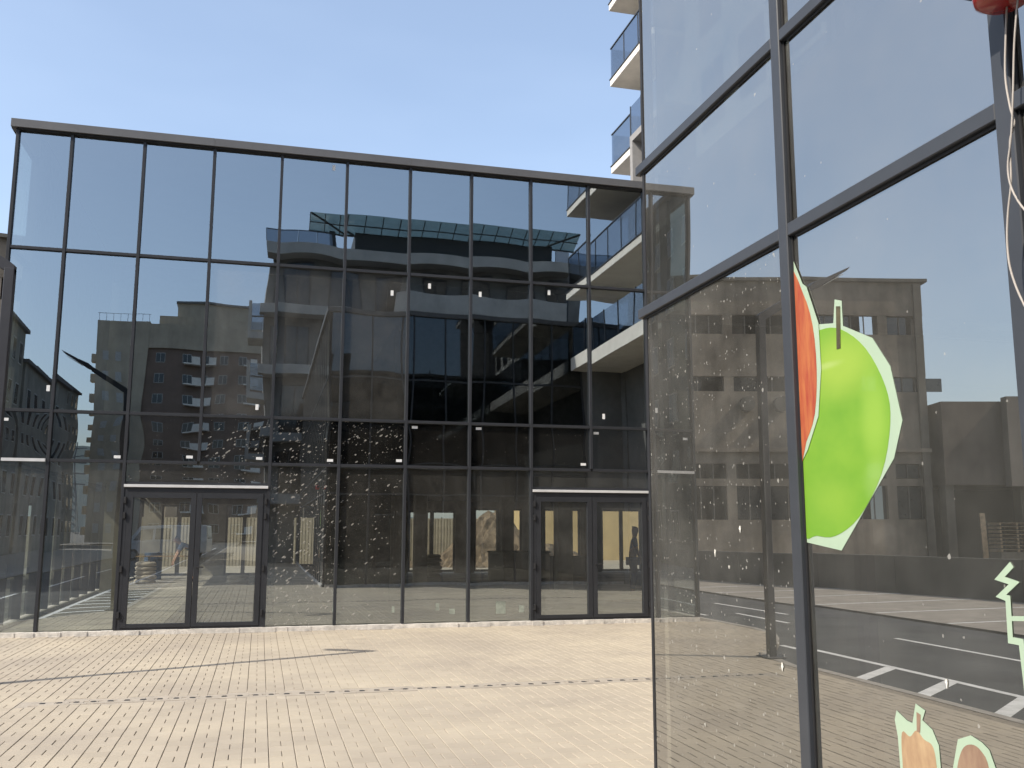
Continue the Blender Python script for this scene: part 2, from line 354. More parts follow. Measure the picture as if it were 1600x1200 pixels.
def inside(px, py):
    if py > U-0.16 or py < -12: return False
    if px > VB-0.13 and py < UK+0.1: return False
    if px > 10.9: return False
    if 9.86 < py < 10.14 and -2.02 < px < 8: return False
    # kerb edge
    for (a, b) in zip(edge[:-1], edge[1:]):
        if b[1] <= py <= a[1]:
            xe = a[0]+(b[0]-a[0])*(a[1]-py)/(a[1]-b[1]); return px > xe+0.19
    return False
def pix(P):
    d = Vector(P)-Vector((0, 0, HC)); z = d.dot(fw)
    if z < 0.3: return None
    return 800+FPX*d.dot(r2)/z, 600-FPX*d.dot(u2)/z
blocks = []
ncol = int((10.9+4.6)/CW)+1
for ci in range(ncol):
    x = -4.6+(ci+0.5)*CW+0.083; ph = rnd.random()*PER*0.35+(ci % 2)*PER*0.5
    y = -12.0-ph
    while y < U:
        yc = y+FL/2
        if inside(x, yc): blocks.append((x, yc, CW-0.0062, FL-0.002, 0))
        yc = y+FL+(PER-FL)/2
        if inside(x, yc):
            for s_ in (-1, 1): blocks.append((x+s_*CW/4, yc, CW/2-0.0050, PER-FL-0.002, 1))
        y += PER
scored = []
for i, bkl in enumerate(blocks):
    q = pix((bkl[0], bkl[1], 0))
    if q and -20 < q[0] < 1020 and 960 < q[1] < 1215: scored.append((bkl[1]*bkl[1]*(1.0 if bkl[4] == 0 else 1.6), i))
scored.sort(); single = set(i for _, i in scored[:290])
variants = {}
for kd, (wx, ly) in enumerate(((CW-0.0062, FL-0.002), (CW/2-0.0050, PER-FL-0.002))):
    for t_ in range(9):
        v, f = block_geo(wx, ly)
        me = bpy.data.meshes.new('paving_block'); me.from_pydata(v, [], f); me.materials.append(PAV)
        at = me.attributes.new('tone', 'FLOAT', 'FACE'); at.data.foreach_set('value', [0.06+0.11*t_]*len(f))
        variants[(kd, t_)] = me
def tone(): return min(0.98, max(0.02, rnd.gauss(0.5, 0.11)))
BV, BF, BT = [], [], []
for i, (x, y, wx, ly, kd) in enumerate(blocks):
    dz = rnd.uniform(-0.0012, 0.0012); tn = tone()
    if i in single:
        o = bpy.data.objects.new('paving_block', variants[(kd, min(8, int(tn*9)))]); C.objects.link(o); o.parent = plaza
        o.location = (x, y, dz); o.rotation_euler = (0, 0, rnd.uniform(-0.004, 0.004))
    else:
        v, f = block_geo(wx, ly, x, y, dz); n = len(BV); BV += v; BF += [tuple(n+k for k in q) for q in f]; BT += [tn]*len(f)
me = bpy.data.meshes.new('paving_field'); me.from_pydata(BV, [], BF); me.materials.append(PAV)
at = me.attributes.new('tone', 'FLOAT', 'FACE'); at.data.foreach_set('value', BT)
pf = bpy.data.objects.new('paving_field', me); C.objects.link(pf); pf.parent = plaza; tag(pf, kind='stuff')
# slot drain across the plaza
DR = mat('drain_concrete', (0.40, 0.35, 0.285), 0.9, 0.08, 8.0, bump=0.15)
drain = empty('drain_channel', (3.0, 10.0, 0), label='long narrow concrete slot drain let into the paving across the plaza', cat='drain')
box('mortar_bed', DR, drain, -2.2, 8.2, 9.70, 10.30, -0.05, -0.0045)
for i in range(20):
    x0 = -2.0+0.5*i
    m_ = MB().box(x0+0.002, x0+0.498, 9.885, 9.965, -0.03, 0.0).box(x0+0.002, x0+0.498, 10.035, 10.115, -0.03, 0.0)
    for k in range(4):
        xa = x0+0.002+k*0.124; m_.box(xa, xa+0.084, 9.965, 10.035, -0.03, -0.0002)
    m_.build('slab', DR, drain)
SLOT = mat('slot_shadow_fill', (0.03, 0.03, 0.03), 0.9, 0.1)  # near-black plugs paint in the shade of the slot openings
for i in range(70):
    x0 = -2.0+0.5*(i//3.3334) if False else -1.92+0.148*i
    if x0 > 7.6: break
    o = MB().prism([(x0, 9.972), (x0+0.036, 9.966), (x0+0.052, 9.985), (x0+0.040, 10.03), (x0+0.006, 10.034), (x0-0.006, 10.0)], 2, -0.028, 0.0015).build('slot', SLOT, drain)

# ------------------------------------------------------------------ glass pavilion
pav = empty('glass_pavilion', (3.0, U, 0), label='low wide glass pavilion with grid of dark framed panes and two double doors', cat='building')
YBK = 36.3; XR = 15.2
# body: floor, back wall with openings, end walls, roof, upper floor
box('floor', INT_FLOOR, pav, XL+0.05, XR, U+0.08, YBK-0.2, -0.06, 0.005)
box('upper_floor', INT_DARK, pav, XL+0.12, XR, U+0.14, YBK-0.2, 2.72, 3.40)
box('roof', FASC, pav, XL+0.05, XR, U+0.09, YBK, TOP-0.16, TOP-0.02)
# back wall pieces between openings (x0,x1)
ops = [(-3.4, -2.2, 0.0, 2.5), (-1.2, 0.1, 0.0, 2.5), (0.75, 2.0, 0.3, 2.5), (5.45, 7.25, 0.05, 2.35), (8.0, 9.9, 0.05, 2.45), (10.8, 12.3, 0.05, 2.45), (13.2, 14.9, 0.02, 2.45)]
xs = XL+0.05
for (a, b, z0, z1) in ops:
    box('back_wall', INT_WALL, pav, xs, a, YBK-0.2, YBK, 0, 2.72)
    box('lintel', INT_WALL, pav, a, b, YBK-0.2, YBK, z1, 2.72)
    if z0 > 0.1: box('parapet', INT_WALL, pav, a, b, YBK-0.2, YBK, 0, z0)
    fr = MB().box(a, a+0.07, YBK-0.14, YBK-0.06, z0, z1).box(b-0.07, b, YBK-0.14, YBK-0.06, z0, z1).box(a+0.07, b-0.07, YBK-0.14, YBK-0.06, z1-0.07, z1).box(a+0.07, b-0.07, YBK-0.14, YBK-0.06, z0, z0+0.08)
    c_ = (a+b)/2
    fr.box(c_-0.07, c_+0.07, YBK-0.14, YBK-0.06, z0+0.08, z1-0.07)
    fr.build('back_door_frame', ANTH, pav)
    xs = b
box('back_wall', INT_WALL, pav, xs, XR, YBK-0.2, YBK, 0, 2.72)
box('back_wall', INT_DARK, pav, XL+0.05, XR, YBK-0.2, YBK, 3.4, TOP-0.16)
box('end_wall', INT_WALL, pav, XR, XR+0.2, U+0.2, YBK, 0, TOP-0.16)
box('end_wall', GREY_R, pav, MX[-1]+0.03, XR+0.2, U+0.0, U+0.16, 0, TOP-0.14)
for x_, y_ in ((0.6, 24), (0.6, 30), (4.9, 30), (7.7, 24), (7.7, 30), (-3.3, 24), (11.5, 27), (10.5, 21.5)):
    box('column', INT_WALL, pav, x_-0.2, x_+0.2, y_-0.2, y_+0.2, 0, 2.72)
box('partition', INT_WALL, pav, 2.3, 4.6, 31.5, 31.65, 0, 2.72)
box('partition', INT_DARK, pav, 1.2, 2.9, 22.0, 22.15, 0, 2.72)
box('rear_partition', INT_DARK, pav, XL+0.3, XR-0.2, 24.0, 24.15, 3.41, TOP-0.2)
box('upper_sky_blocker', INT_DARK, pav, XL+0.30, XL+0.38, U+0.20, 23.9, 3.41, TOP-0.2)  # added dark panel, blocks the bright sky seen through the left-end glass
# left end wall: glazed too
for y0 in [U+0.06+i*1.12 for i in range(17)]:
    for (z0, z1) in ((0.08, HZ[0]), (HZ[0], HZ[1]), (HZ[1], HZ[2]), (HZ[2], HZ[3])):
        if z0 < 0.1 and y0 > 27: continue          # panes left out here to let full sun onto the rear floor
        pane(pav, G_SPAN if z0 == HZ[0] else G_CLEAN, 'Y', y0, y0+1.1, z0+0.02, z1-0.02, XL, -1)
    box('mullion', ANTH_A, pav, XL-0.045, XL+0.09, y0+1.09, y0+1.14, 0.07, HZ[3])
for z_ in HZ[:3]: box('transom', ANTH_A, pav, XL-0.04, XL+0.085, U+0.05, YBK-0.2, z_-0.025, z_+0.025)
box('fascia', FASC, pav, XL-0.10, XL+0.05, U-0.045, YBK, HZ[3]-0.005, TOP-0.003)
box('end_sill', SILL, pav, XL-0.06, XL+0.1, U+0.10, YBK, -0.01, 0.07)
# front
door_spans = ((2, 4), (8, 10))
def in_door(k): return any(a <= k < b for a, b in door_spans)
panes = {}
for k in range(len(MX)-1):
    a, b = MX[k]+0.012, MX[k+1]-0.012
    if not in_door(k):
        gm = {0: G_DUST, 1: G_DUST, 4: G_SPLASH, 5: G_SPLASH2, 6: G_STREAK, 7: G_STREAK}.get(k, G_DUST)
        panes[k, 0] = pane(pav, gm, 'X', a, b, 0.085, HZ[0], U, -1, 0.0010)
    gs = {3: G_SPAN_S, 4: G_SPAN_S, 5: G_SPAN_S}.get(k, G_SPAN)
    panes[k, 1] = pane(pav, gs, 'X', a, b, HZ[0], HZ[1], U, -1, 0.0012)
    panes[k, 2] = pane(pav, G_DUST if k in (3, 4, 5) else G_CLEAN, 'X', a, b, HZ[1], HZ[2], U, -1, 0.0023)
    panes[k, 3] = pane(pav, G_CLEAN, 'X', a, b, HZ[2], HZ[3], U, -1, 0.0019)
for k, x_ in enumerate(MX):
    stop = any(a < k < b for a, b in door_spans)
    wd = 0.024
    z0 = HZ[0]+0.024 if stop else 0.072
    o = MB().box(x_-wd, x_+wd, U-0.055, U+0.10, z0, HZ[3]+0.002).build('mullion', ANTH_A, pav, bevel=0.002)
for z_ in HZ[:3]:
    for k in range(len(MX)-1):
        MB().box(MX[k]+0.0245, MX[k+1]-0.0245, U-0.050, U+0.095, z_-0.024, z_+0.024).build('transom', ANTH_A, pav, bevel=0.002)
# fascia sheets
for k in range(0, len(MX)-1, 3):
    a = MX[k]-(0.10 if k == 0 else 0); b = MX[min(k+3, len(MX)-1)]
    MB().box(a+0.0015, b-0.0015, U-0.11, U+0.05, HZ[3]+0.003, TOP).build('fascia', FASC, pav, bevel=0.002)
    MB().box(a+0.10 if k == 0 else a, b, U-0.075, U-0.0, HZ[3]-0.022, HZ[3]+0.003).build('fascia_drip', ANTH_D, pav)
# sill with uneven mortar edge
for k in range(len(MX)-1):
    a, b = MX[k], MX[k+1]; n = 6; m_ = MB()
    for i in range(n):
        xa = a+(b-a)*i/n; xb = a+(b-a)*(i+1)/n-0.0005; d = rnd.uniform(0, 0.02)
        m_.box(xa, xb, U-0.085-d, U+0.05, -0.012, 0.066-rnd.uniform(0, 0.006)+0.002)
    m_.build('sill', SILL, pav)
# doors
def door(k0, k1):
    a, b = MX[k0]+0.026, MX[k1]-0.026; zt = 2.27
    d = MB().box(a, a+0.055, U-0.045, U+0.06, 0.07, zt).box(b-0.055, b, U-0.045, U+0.06, 0.07, zt).box(a+0.055, b-0.055, U-0.045, U+0.06, zt-0.07, zt).box(a+0.055, b-0.055, U-0.04, U+0.06, 0.066, 0.095).build('door_frame', ANTH_A, pav)
    pane(pav, G_SPLASH2 if k0 == 2 else G_DUST, 'X', a, b, 2.36, HZ[0], U, -1, 0.001)
    MB().box(a-0.01, b+0.012, U-0.075, U+0.02, 2.275, 2.318).build('drip_strip', ALU, pav, bevel=0.002)
    MB().box(a, b, U-0.03, U+0.05, 2.319, 2.362).build('overlight_frame', ANTH_A, pav)
    mid = (a+b)/2
    for s_, (p, q) in enumerate(((a+0.058, mid-0.004), (mid+0.004, b-0.058))):
        lf = MB().box(p, p+0.082, U-0.055, U+0.03, 0.10, zt-0.075).box(q-0.082, q, U-0.055, U+0.03, 0.10, zt-0.075).box(p+0.082, q-0.082, U-0.053, U+0.03, zt-0.16, zt-0.075).box(p+0.082, q-0.082, U-0.053, U+0.03, 0.10, 0.155).build('door_leaf', ANTH_A, pav)
        pane(lf, G_DUST, 'X', p+0.082, q-0.082, 0.155, zt-0.16, U-0.012, -1, 0.0005)
        hx = p-0.055 if s_ == 0 else q+0.022
        for hz in (0.25, 0.95, 1.78, 2.02):
            MB().box(hx, hx+0.036, U-0.085, U-0.044, hz, hz+0.10).build('hinge', ANTH_D, lf, bevel=0.003)
        if s_ == 1 : MB().tube([(p+0.04, U-0.056, 1.02), (p+0.04, U-0.11, 1.02), (p+0.15, U-0.11, 1.02)], 0.010, 6).build('handle', ANTH_D, lf)
for a_, b_ in door_spans: door(a_, b_)
MB().box(MX[0]+0.02, MX[1]-0.03, U-0.078, U-0.052, HZ[0]-0.026, HZ[0]+0.022).build('drip_strip', ALU, pav)
# paper stickers on the panes
def sticker(x, z, wd=0.10, ht=0.045, sm=None):
    k = max(i for i in range(len(MX)-1) if MX[i] <= x); r_ = 0 if z < HZ[0] else 1 if z < HZ[1] else 2 if z < HZ[2] else 3
    par = panes.get((k, r_), pav)
    MB().box(x-wd/2, x+wd/2, U-0.0062, U-0.0042, z-ht/2, z+ht/2).build('paper_sticker', sm or PAPER, par)
for x, z in ((-2.24, 2.75), (-1.15, 2.77), (-0.06, 2.77), (1.09, 2.76), (2.25, 2.78), (2.51, 3.36), (3.64, 3.37), (5.82, 3.35), (5.57, 2.78), (7.4, 3.26), (-3.9, 3.3)): sticker(x, z)
for x, z in ((1.0, 7.9), (2.07, 5.71), (2.73, 5.88), (3.65, 5.79), (4.94, 5.91), (5.97, 3.66), (-3.32, 3.81), (-0.13, 3.62)): sticker(x, z, 0.05, 0.095)
DULL = mat('dull_film_scrap', (0.30, 0.33, 0.28), 0.7, 0.2, 9)
for x, z, a_, b_ in ((1.22, 0.33, 0.045, 0.10), (4.05, 0.30, 0.17, 0.21), (4.42, 0.27, 0.09, 0.12), (2.95, 0.33, 0.06, 0.12), (3.2, 0.25, 0.10, 0.09), (2.2, 0.30, 0.05, 0.1)): sticker(x, z, a_, b_, DULL)
# roof-edge vent pipe
MB().tube([(6.9, 17.6, TOP-0.03), (6.9, 17.6, TOP+0.42)], 0.045, 8).build('vent_pipe', ANTH, pav)

# ------------------------------------------------------------------ corner shop building (right), side along X=VB, front towards the pavilion at Y=UK
shop = empty('corner_shop_building', (5.0, 0.0, 0), label='tall dark framed glass shopfront close by on the right, fruit stickers on its panes', cat='building')
XE = 10.9
box('floor', INT_FLOOR, shop, VB+0.12, XE, YEND, UK-0.12, -0.05, 0.01)
box('roof', FASC, shop, VB+0.04, XE, YEND, UK-0.04, TOP-0.16, TOP-0.02)
box('upper_floor', INT_DARK, shop, VB+0.15, XE, YEND, UK-0.15, 2.72, 3.40)
box('inner_wall', INT_DARK, shop, VB+1.5, VB+1.6, YEND, UK-1.2, 0.01, 2.72)
box('inner_wall', INT_DARK, shop, VB+2.2, VB+2.3, YEND, UK-1.2, 3.4, TOP-0.17)
box('inner_wall', INT_DARK, shop, VB+2.3, XE, UK-2.0, UK-1.9, 0.01, TOP-0.17)
bp = {}
for i in range(len(YB)-1):
    y1, y0 = YB[i]-0.02, YB[i+1]+0.02
    for r_, (z0, z1) in enumerate(((0.085, HZ[0]+0.012), (HZ[0]+0.012, HZ[1]), (HZ[1], HZ[2]), (HZ[2], HZ[3]))):
        gm = G_SPAN if False else (G_BD if (i == 0 and r_ == 0) else G_B)
        bp[i, r_] = pane(shop, gm, 'Y', y0, y1, z0, z1, VB, -1, 0.0010 if r_ == 0 else 0.0014)
    if i > 0:
        yc = YB[i]
        MB().box(VB-0.024, VB+0.010, yc-0.030, yc+0.030, 0.07, HZ[3]).build('mullion', ANTH, shop, bevel=0.003)
        MB().box(VB-0.007, VB-0.002, yc-0.037, yc-0.0305, 0.07, HZ[3]).build('gasket', ANTH_D, shop)
    for z_ in (HZ[0]+0.012, HZ[1], HZ[2]):
        ya = YB[i+1]+0.0305; yb = YB[i]-0.0305 if i else YB[0]+0.055
        MB().box(VB-0.022, VB+0.010, ya, yb, z_-0.024, z_+0.024).build('transom', ANTH, shop, bevel=0.003)
        MB().box(VB-0.007, VB-0.002, ya, yb-0.03, z_-0.034, z_-0.0245).build('gasket', ANTH_D, shop)
box('corner_post', ANTH_D, shop, VB-0.004, VB+0.055, UK-0.018, UK+0.006, 0.0, HZ[3])
box('fascia', FASC, shop, VB-0.10, VB+0.05, YEND, UK+0.10, HZ[3]+0.002, TOP)
box('sill', SILL, shop, VB-0.05, VB+0.1, YEND, UK-0.05, -0.012, 0.07)
# front facing the pavilion
xb = VB+0.062; j = 0
while xb < XE-1.2:
    x0, x1 = xb+0.02, xb+BAY-0.02
    for r_, (z0, z1) in enumerate(((0.085, HZ[0]), (HZ[0], HZ[1]), (HZ[1], HZ[2]), (HZ[2], HZ[3]))):
        pane(shop, G_B2, 'X', x0, x1, z0, z1, UK, 1, 0.0012)
    MB().box(xb+BAY-0.025, xb+BAY+0.025, UK-0.05, UK+0.05, 0.07, HZ[3]).build('mullion', ANTH, shop)
    for z_ in HZ[:3]: box('transom', ANTH, shop, xb+0.02, xb+BAY-0.026, UK-0.045, UK+0.045, z_-0.025, z_+0.025)
    xb += BAY; j += 1
box('end_wall', GREY_R, shop, xb+0.03, 11.4, UK-0.12, UK+0.02, 0.0, HZ[3]+0.001)
box('end_wall', GREY_R, shop, 10.95, 11.4, UK+0.0205, 4.75, 0.0, HZ[3])
box('fascia', FASC, shop, VB+0.05, XE, UK-0.05, UK+0.10, HZ[3]+0.002, TOP-0.002)
box('sill', SILL, shop, VB+0.06, XE, UK-0.1, UK+0.06, -0.012, 0.07)
# printed fruit stickers (flat vinyl on the outside of the glass)
def vinyl(name, c1, c2, scale=5.0, stretch=(1, 1, 1), det=4.0):
    if name in MATS: return MATS[name]
    m = mat(name, c1, 0.5, 0.0, scale, coat=0.35, col2=c2); t = m.node_tree
    nz_ = [n for n in t.nodes if n.type == 'TEX_NOISE'][0]; nz_.inputs['Detail'].default_value = det
    tc = [n for n in t.nodes if n.type == 'TEX_COORD'][0]; mpn = N(t, 'ShaderNodeMapping'); mpn.inputs['Scale'].default_value = stretch
    t.links.new(tc.outputs['Object'], mpn.inputs[0]); t.links.new(mpn.outputs[0], nz_.inputs['Vector'])
    return m
MINT = vinyl('pale_mint_vinyl', (0.43, 0.54, 0.39), (0.39, 0.50, 0.36))
V_GREEN = vinyl('green_apple_print', (0.40, 0.62, 0.075), (0.14, 0.40, 0.03), 3.2, (1, 1, 1.6), 2.0)
V_RED = vinyl('orange_red_apple_print', (0.50, 0.155, 0.05), (0.36, 0.05, 0.025), 9.0, (1, 5, 0.8))
V_STEM = vinyl('brown_stem_print', (0.12, 0.10, 0.05), (0.06, 0.05, 0.02), 20)
V_POT = vinyl('ginger_root_print', (0.50, 0.34, 0.19), (0.32, 0.18, 0.10), 9.0, (1, 2.2, 0.9))
V_POT2 = vinyl('brown_root_print', (0.36, 0.24, 0.155), (0.21, 0.115, 0.08), 8.0, (1, 2.5, 0.9))
def apple_print():
    """Printed apple: yellow-green crown, deeper green cheek, pale right rim - ink on vinyl, placed in the sticker's own coordinates."""
    m = vinyl('green_apple_print_b', (0.20, 0.385, 0.03), (0.15, 0.335, 0.022), 5.0, (1, 1, 1.5), 3.0); t = m.node_tree; b = t.nodes['Principled BSDF']
    base = b.inputs['Base Color'].links[0].from_socket; tc = [n for n in t.nodes if n.type == 'TEX_COORD'][0]
    def blob(cy, cz, sy, sz, col, amt, cur):
        mp_ = N(t, 'ShaderNodeMapping'); mp_.vector_type = 'POINT'; mp_.inputs['Location'].default_value = (0, -cy/sy, -cz/sz); mp_.inputs['Scale'].default_value = (0, 1/sy, 1/sz)
        t.links.new(tc.outputs['Object'], mp_.inputs[0]); ln = N(t, 'ShaderNodeVectorMath', operation='LENGTH'); t.links.new(mp_.outputs[0], ln.inputs[0])
        mr = N(t, 'ShaderNodeMapRange'); mr.interpolation_type = 'SMOOTHSTEP'; mr.inputs[1].default_value = 0.15; mr.inputs[2].default_value = 1.0; mr.inputs[3].default_value = amt; mr.inputs[4].default_value = 0.0
        t.links.new(ln.outputs['Value'], mr.inputs[0]); mxr = N(t, 'ShaderNodeMixRGB'); mxr.inputs['Color2'].default_value = (*col, 1)
        t.links.new(mr.outputs[0], mxr.inputs['Fac']); t.links.new(cur, mxr.inputs['Color1']); return mxr.outputs[0]
    c = blob(2.72, 2.14, 0.30, 0.16, (0.34, 0.48, 0.06), 0.75, base)
    c = blob(2.55, 1.95, 0.10, 0.22, (0.30, 0.48, 0.06), 0.7, c)
    c = blob(2.80, 1.70, 0.20, 0.12, (0.26, 0.43, 0.045), 0.5, c)
    c = blob(2.80, 2.155, 0.13, 0.018, (0.44, 0.55, 0.18), 0.5, c)
    c = blob(2.55, 1.75, 0.10, 0.10, (0.34, 0.50, 0.14), 0.35, c)
    t.links.new(c, b.inputs['Base Color']); return m
V_GREEN = apple_print()
def smooth_poly(pts, n=6):
    k = len(pts); out = []
    for i in range(k):
        p0, p1, p2, p3 = (Vector(pts[(i+d) % k]) for d in (-1, 0, 1, 2))
        for q in range(n):
            t = q/n; out.append(tuple(0.5*((2*p1)+(-p0+p2)*t+(2*p0-5*p1+4*p2-p3)*t*t+(-p0+3*p1-3*p2+p3)*t**3)))
    return out
def decal(name, m, poly, d, parent, label=None):
    o = MB().prism(poly, 0, VB-0.0020-d, VB-0.0026-d, ).build(name, m, parent)
    if label: o['label'] = label
    return o
apple = decal('apple_sticker', MINT, [(2.990, 1.565), (2.761, 1.538), (2.467, 1.818), (2.418, 1.927), (2.459, 2.098), (2.538, 2.201), (2.689, 2.272), (2.689, 2.357), (2.728, 2.371), (2.742, 2.292), (2.825, 2.306), (2.990, 2.30)], 0.0, shop, 'large green apple sticker with pale mint cut edge')
decal('apple_print', V_GREEN, smooth_poly([(2.985, 2.262), (2.82, 2.285), (2.70, 2.262), (2.575, 2.175), (2.487, 2.040), (2.474, 1.926), (2.530, 1.775), (2.655, 1.645), (2.790, 1.585), (2.90, 1.585), (2.985, 1.600), (2.990, 1.9)], 4), 0.0008, apple)
decal('stem', V_STEM, [(2.719, 2.345), (2.697, 2.340), (2.706, 2.20), (2.728, 2.20)], 0.0024, apple)
red = decal('red_apple_sticker', MINT, [(2.990, 2.62), (2.912, 2.472), (2.888, 2.455), (2.825, 2.31), (2.822, 2.15), (2.852, 1.99), (2.928, 1.880), (2.990, 1.82)], 0.0032, shop, 'edge of orange red apple sticker beside the frame')
decal('apple_print', V_RED, smooth_poly([(2.985, 2.50), (2.910, 2.435), (2.860, 2.31), (2.848, 2.15), (2.872, 2.00), (2.932, 1.91), (2.985, 1.86)], 3), 0.0040, red)
sq = [(2.031, 1.518), (2.076, 1.482), (2.028, 1.472), (2.076, 1.438), (2.053, 1.433), (2.055, 1.33), (2.02, 1.329), (2.015, 1.24), (2.01, 1.10)]
m_ = MB()
pl = [Vector(p) for p in sq]
wd = 0.0085
L_, R_ = [], []
for i, p in enumerate(pl):
    d0 = (p-pl[i-1]).normalized() if i else (pl[1]-p).normalized(); d1 = (pl[i+1]-p).normalized() if i < len(pl)-1 else d0
    t_ = (d0+d1); t_ = t_.normalized() if t_.length > 0.3 else d0; n_ = Vector((-t_.y, t_.x)); k_ = 1/max(0.45, abs(n_.dot(Vector((-d0.y, d0.x)))))
    L_.append(p+n_*wd*k_); R_.append(p-n_*wd*k_)
for i in range(len(pl)-1):
    m_.prism([tuple(L_[i]), tuple(L_[i+1]), tuple(R_[i+1]), tuple(R_[i])], 0, VB-0.0020, VB-0.0027)
m_.prism([(2.055, 1.389), (2.055, 1.377), (1.96, 1.385), (1.96, 1.397)], 0, VB-0.0020, VB-0.0026)
o = m_.build('outline_sticker', MINT, shop); o['label'] = 'thin pale green zigzag outline sticker'
gin = decal('root_sticker', MINT, [(2.536, 1.05), (2.525, 1.078), (2.480, 1.058), (2.456, 1.055), (2.437, 1.112), (2.397, 1.100), (2.412, 1.071), (2.372, 1.053), (2.349, 1.015), (2.345, 0.90), (2.345, 0.78), (2.515, 0.78), (2.523, 0.917), (2.526, 1.005)], 0.0, shop, 'ginger coloured root sticker with pale cut edge and stalk')
decal('root_print', V_POT, smooth_poly([(2.505, 1.02), (2.470, 1.015), (2.440, 1.038), (2.410, 1.020), (2.372, 1.005), (2.362, 0.93), (2.364, 0.79), (2.500, 0.79), (2.510, 0.93)], 4), 0.0008, gin)
decal('stalk_print', V_POT2, [(2.434, 1.09), (2.417, 1.085), (2.424, 1.035), (2.438, 1.035)], 0.0010, gin)
po = decal('root_sticker', MINT, [(2.318, 0.80), (2.298, 0.968), (2.271, 1.048), (2.221, 1.068), (2.182, 1.058), (2.157, 1.044), (2.139, 1.004), (2.12, 0.80)], 0.0, shop, 'rounded brown root sticker with pale cut edge')
decal('root_print', V_POT2, smooth_poly([(2.295, 0.81), (2.285, 0.95), (2.258, 1.022), (2.221, 1.045), (2.185, 1.035), (2.160, 0.99), (2.142, 0.81)], 4), 0.0008, po)
# paint drips on the panes
DRIP = mat('dried_white_drip', (0.75, 0.72, 0.64), 0.8, 0.05)
for (y, z, s_) in ((3.44, 1.612, 1.0), (3.662, 1.515, 1.0), (3.542, 1.459, 0.6), (3.162, 1.122, 1.1), (2.301, 1.193, 0.7), (3.571, 1.05, 0.4), (3.9, 1.3, 0.4), (4.05, 0.95, 0.4), (3.8, 0.8, 0.5)):
    pts = [(y+0.007*s_*math.cos(a)*(0.6+0.8*rnd.random()), z+0.010*s_*math.sin(a)*(0.7+0.6*rnd.random())-(0.016*s_*rnd.uniform(0.3, 1.3) if math.sin(a) < -0.9 else 0)) for a in [2*math.pi*i/14 for i in range(14)]]
    decal('paint_drip', DRIP, pts, 0.0005, shop)
# red alarm lamp and loose cables on the second frame
RED = mat('red_translucent_plastic', (0.45, 0.025, 0.02), 0.25, 0.08, coat=0.5)
lamp = empty('red_alarm_lamp', (1.735, 1.80, 2.9), label='round red alarm lamp at the top right on the shop frame', cat='lamp')
m_ = MB(); seg = 24; prof = [(0.0, 0.0), (0.050, 0.002), (0.066, 0.012), (0.070, 0.03), (0.068, 0.09), (0.052, 0.13), (0.0, 0.15)]
for i, (r_, z) in enumerate(prof):
    for k in range(seg):
        a = 2*math.pi*k/seg; m_.v.append((1.735+r_*math.cos(a), 1.80+r_*math.sin(a), 2.893+z))
for i in range(len(prof)-1):
    for k in range(seg): m_.f.append((i*seg+k, i*seg+(k+1) % seg, (i+1)*seg+(k+1) % seg, (i+1)*seg+k)); m_.m.append(0)
m_.build('lens', RED, lamp, smooth=True)
box('bracket', ANTH_D, lamp, 1.70, 1.785, 1.79, 1.90, 2.96, 3.02)
CAB = mat('beige_cable', (0.50, 0.45, 0.40), 0.6, 0.1)
def spline(pts, n=6):
    out = []
    for i in range(len(pts)-1):
        p0 = Vector(pts[max(i-1, 0)]); p1 = Vector(pts[i]); p2 = Vector(pts[i+1]); p3 = Vector(pts[min(i+2, len(pts)-1)])
        for q in range(n):
            t = q/n; out.append(0.5*((2*p1)+(-p0+p2)*t+(2*p0-5*p1+4*p2-p3)*t*t+(-p0+3*p1-3*p2+p3)*t**3))
    out.append(Vector(pts[-1])); return out
c1 = [(1.804, 2.91), (1.819, 2.816), (1.83, 2.719), (1.823, 2.637), (1.814, 2.589), (1.832, 2.552), (1.839, 2.451), (1.857, 2.375), (1.867, 2.301), (1.862, 2.227), (1.831, 2.139), (1.78, 2.06), (1.72, 2.03)]
c2 = [(1.761, 2.91), (1.787, 2.787), (1.805, 2.657), (1.821, 2.559), (1.839, 2.489), (1.834, 2.433), (1.806, 2.374), (1.76, 2.32), (1.70, 2.30)]
o = MB().tube(spline([(1.75, y, z) for y, z in c1]), 0.0028, 6).build('hanging_cable', CAB, None, smooth=True); tag(o, 'longer pale cable hanging in a twist below the red lamp', 'cable', 'loose cables')
o = MB().tube(spline([(1.744, y, z) for y, z in c2]), 0.0026, 6).build('hanging_cable', CAB, None, smooth=True); tag(o, 'shorter pale cable nearer the right edge, curling under the red lamp', 'cable', 'loose cables')

# ------------------------------------------------------------------ street lamp at the kerb
LX, LY = -2.80, 11.3
sl = empty('street_lamp', (LX, LY, 0), label='tall dark grey square street lamp with slanting arm at the left edge', cat='street lamp')
POLE = mat('lamp_grey_steel', (0.040, 0.040, 0.046), 0.45, 0.08)
MB().box(LX-0.15, LX+0.15, LY-0.15, LY+0.15, -0.002, 0.018).build('base_plate', POLE, sl, bevel=0.004)
for sx in (-1, 1):
    for sy in (-1, 1): MB().tube([(LX+0.115*sx, LY+0.115*sy, 0.016), (LX+0.115*sx, LY+0.115*sy, 0.05)], 0.013, 6).build('anchor_bolt', ALU, sl)
MB().box(LX-0.052, LX+0.052, LY-0.052, LY+0.052, 0.018, 4.47).build('pole', POLE, sl, bevel=0.006)
o = MB().prism([(LX+0.052, 4.40), (LX+0.052, 4.50), (LX-0.02, 4.555), (LX-0.72, 4.955), (LX-0.72, 4.85), (LX-0.052, 4.44)], 1, LY-0.048, LY+0.048).build('arm', POLE, sl, bevel=0.004)
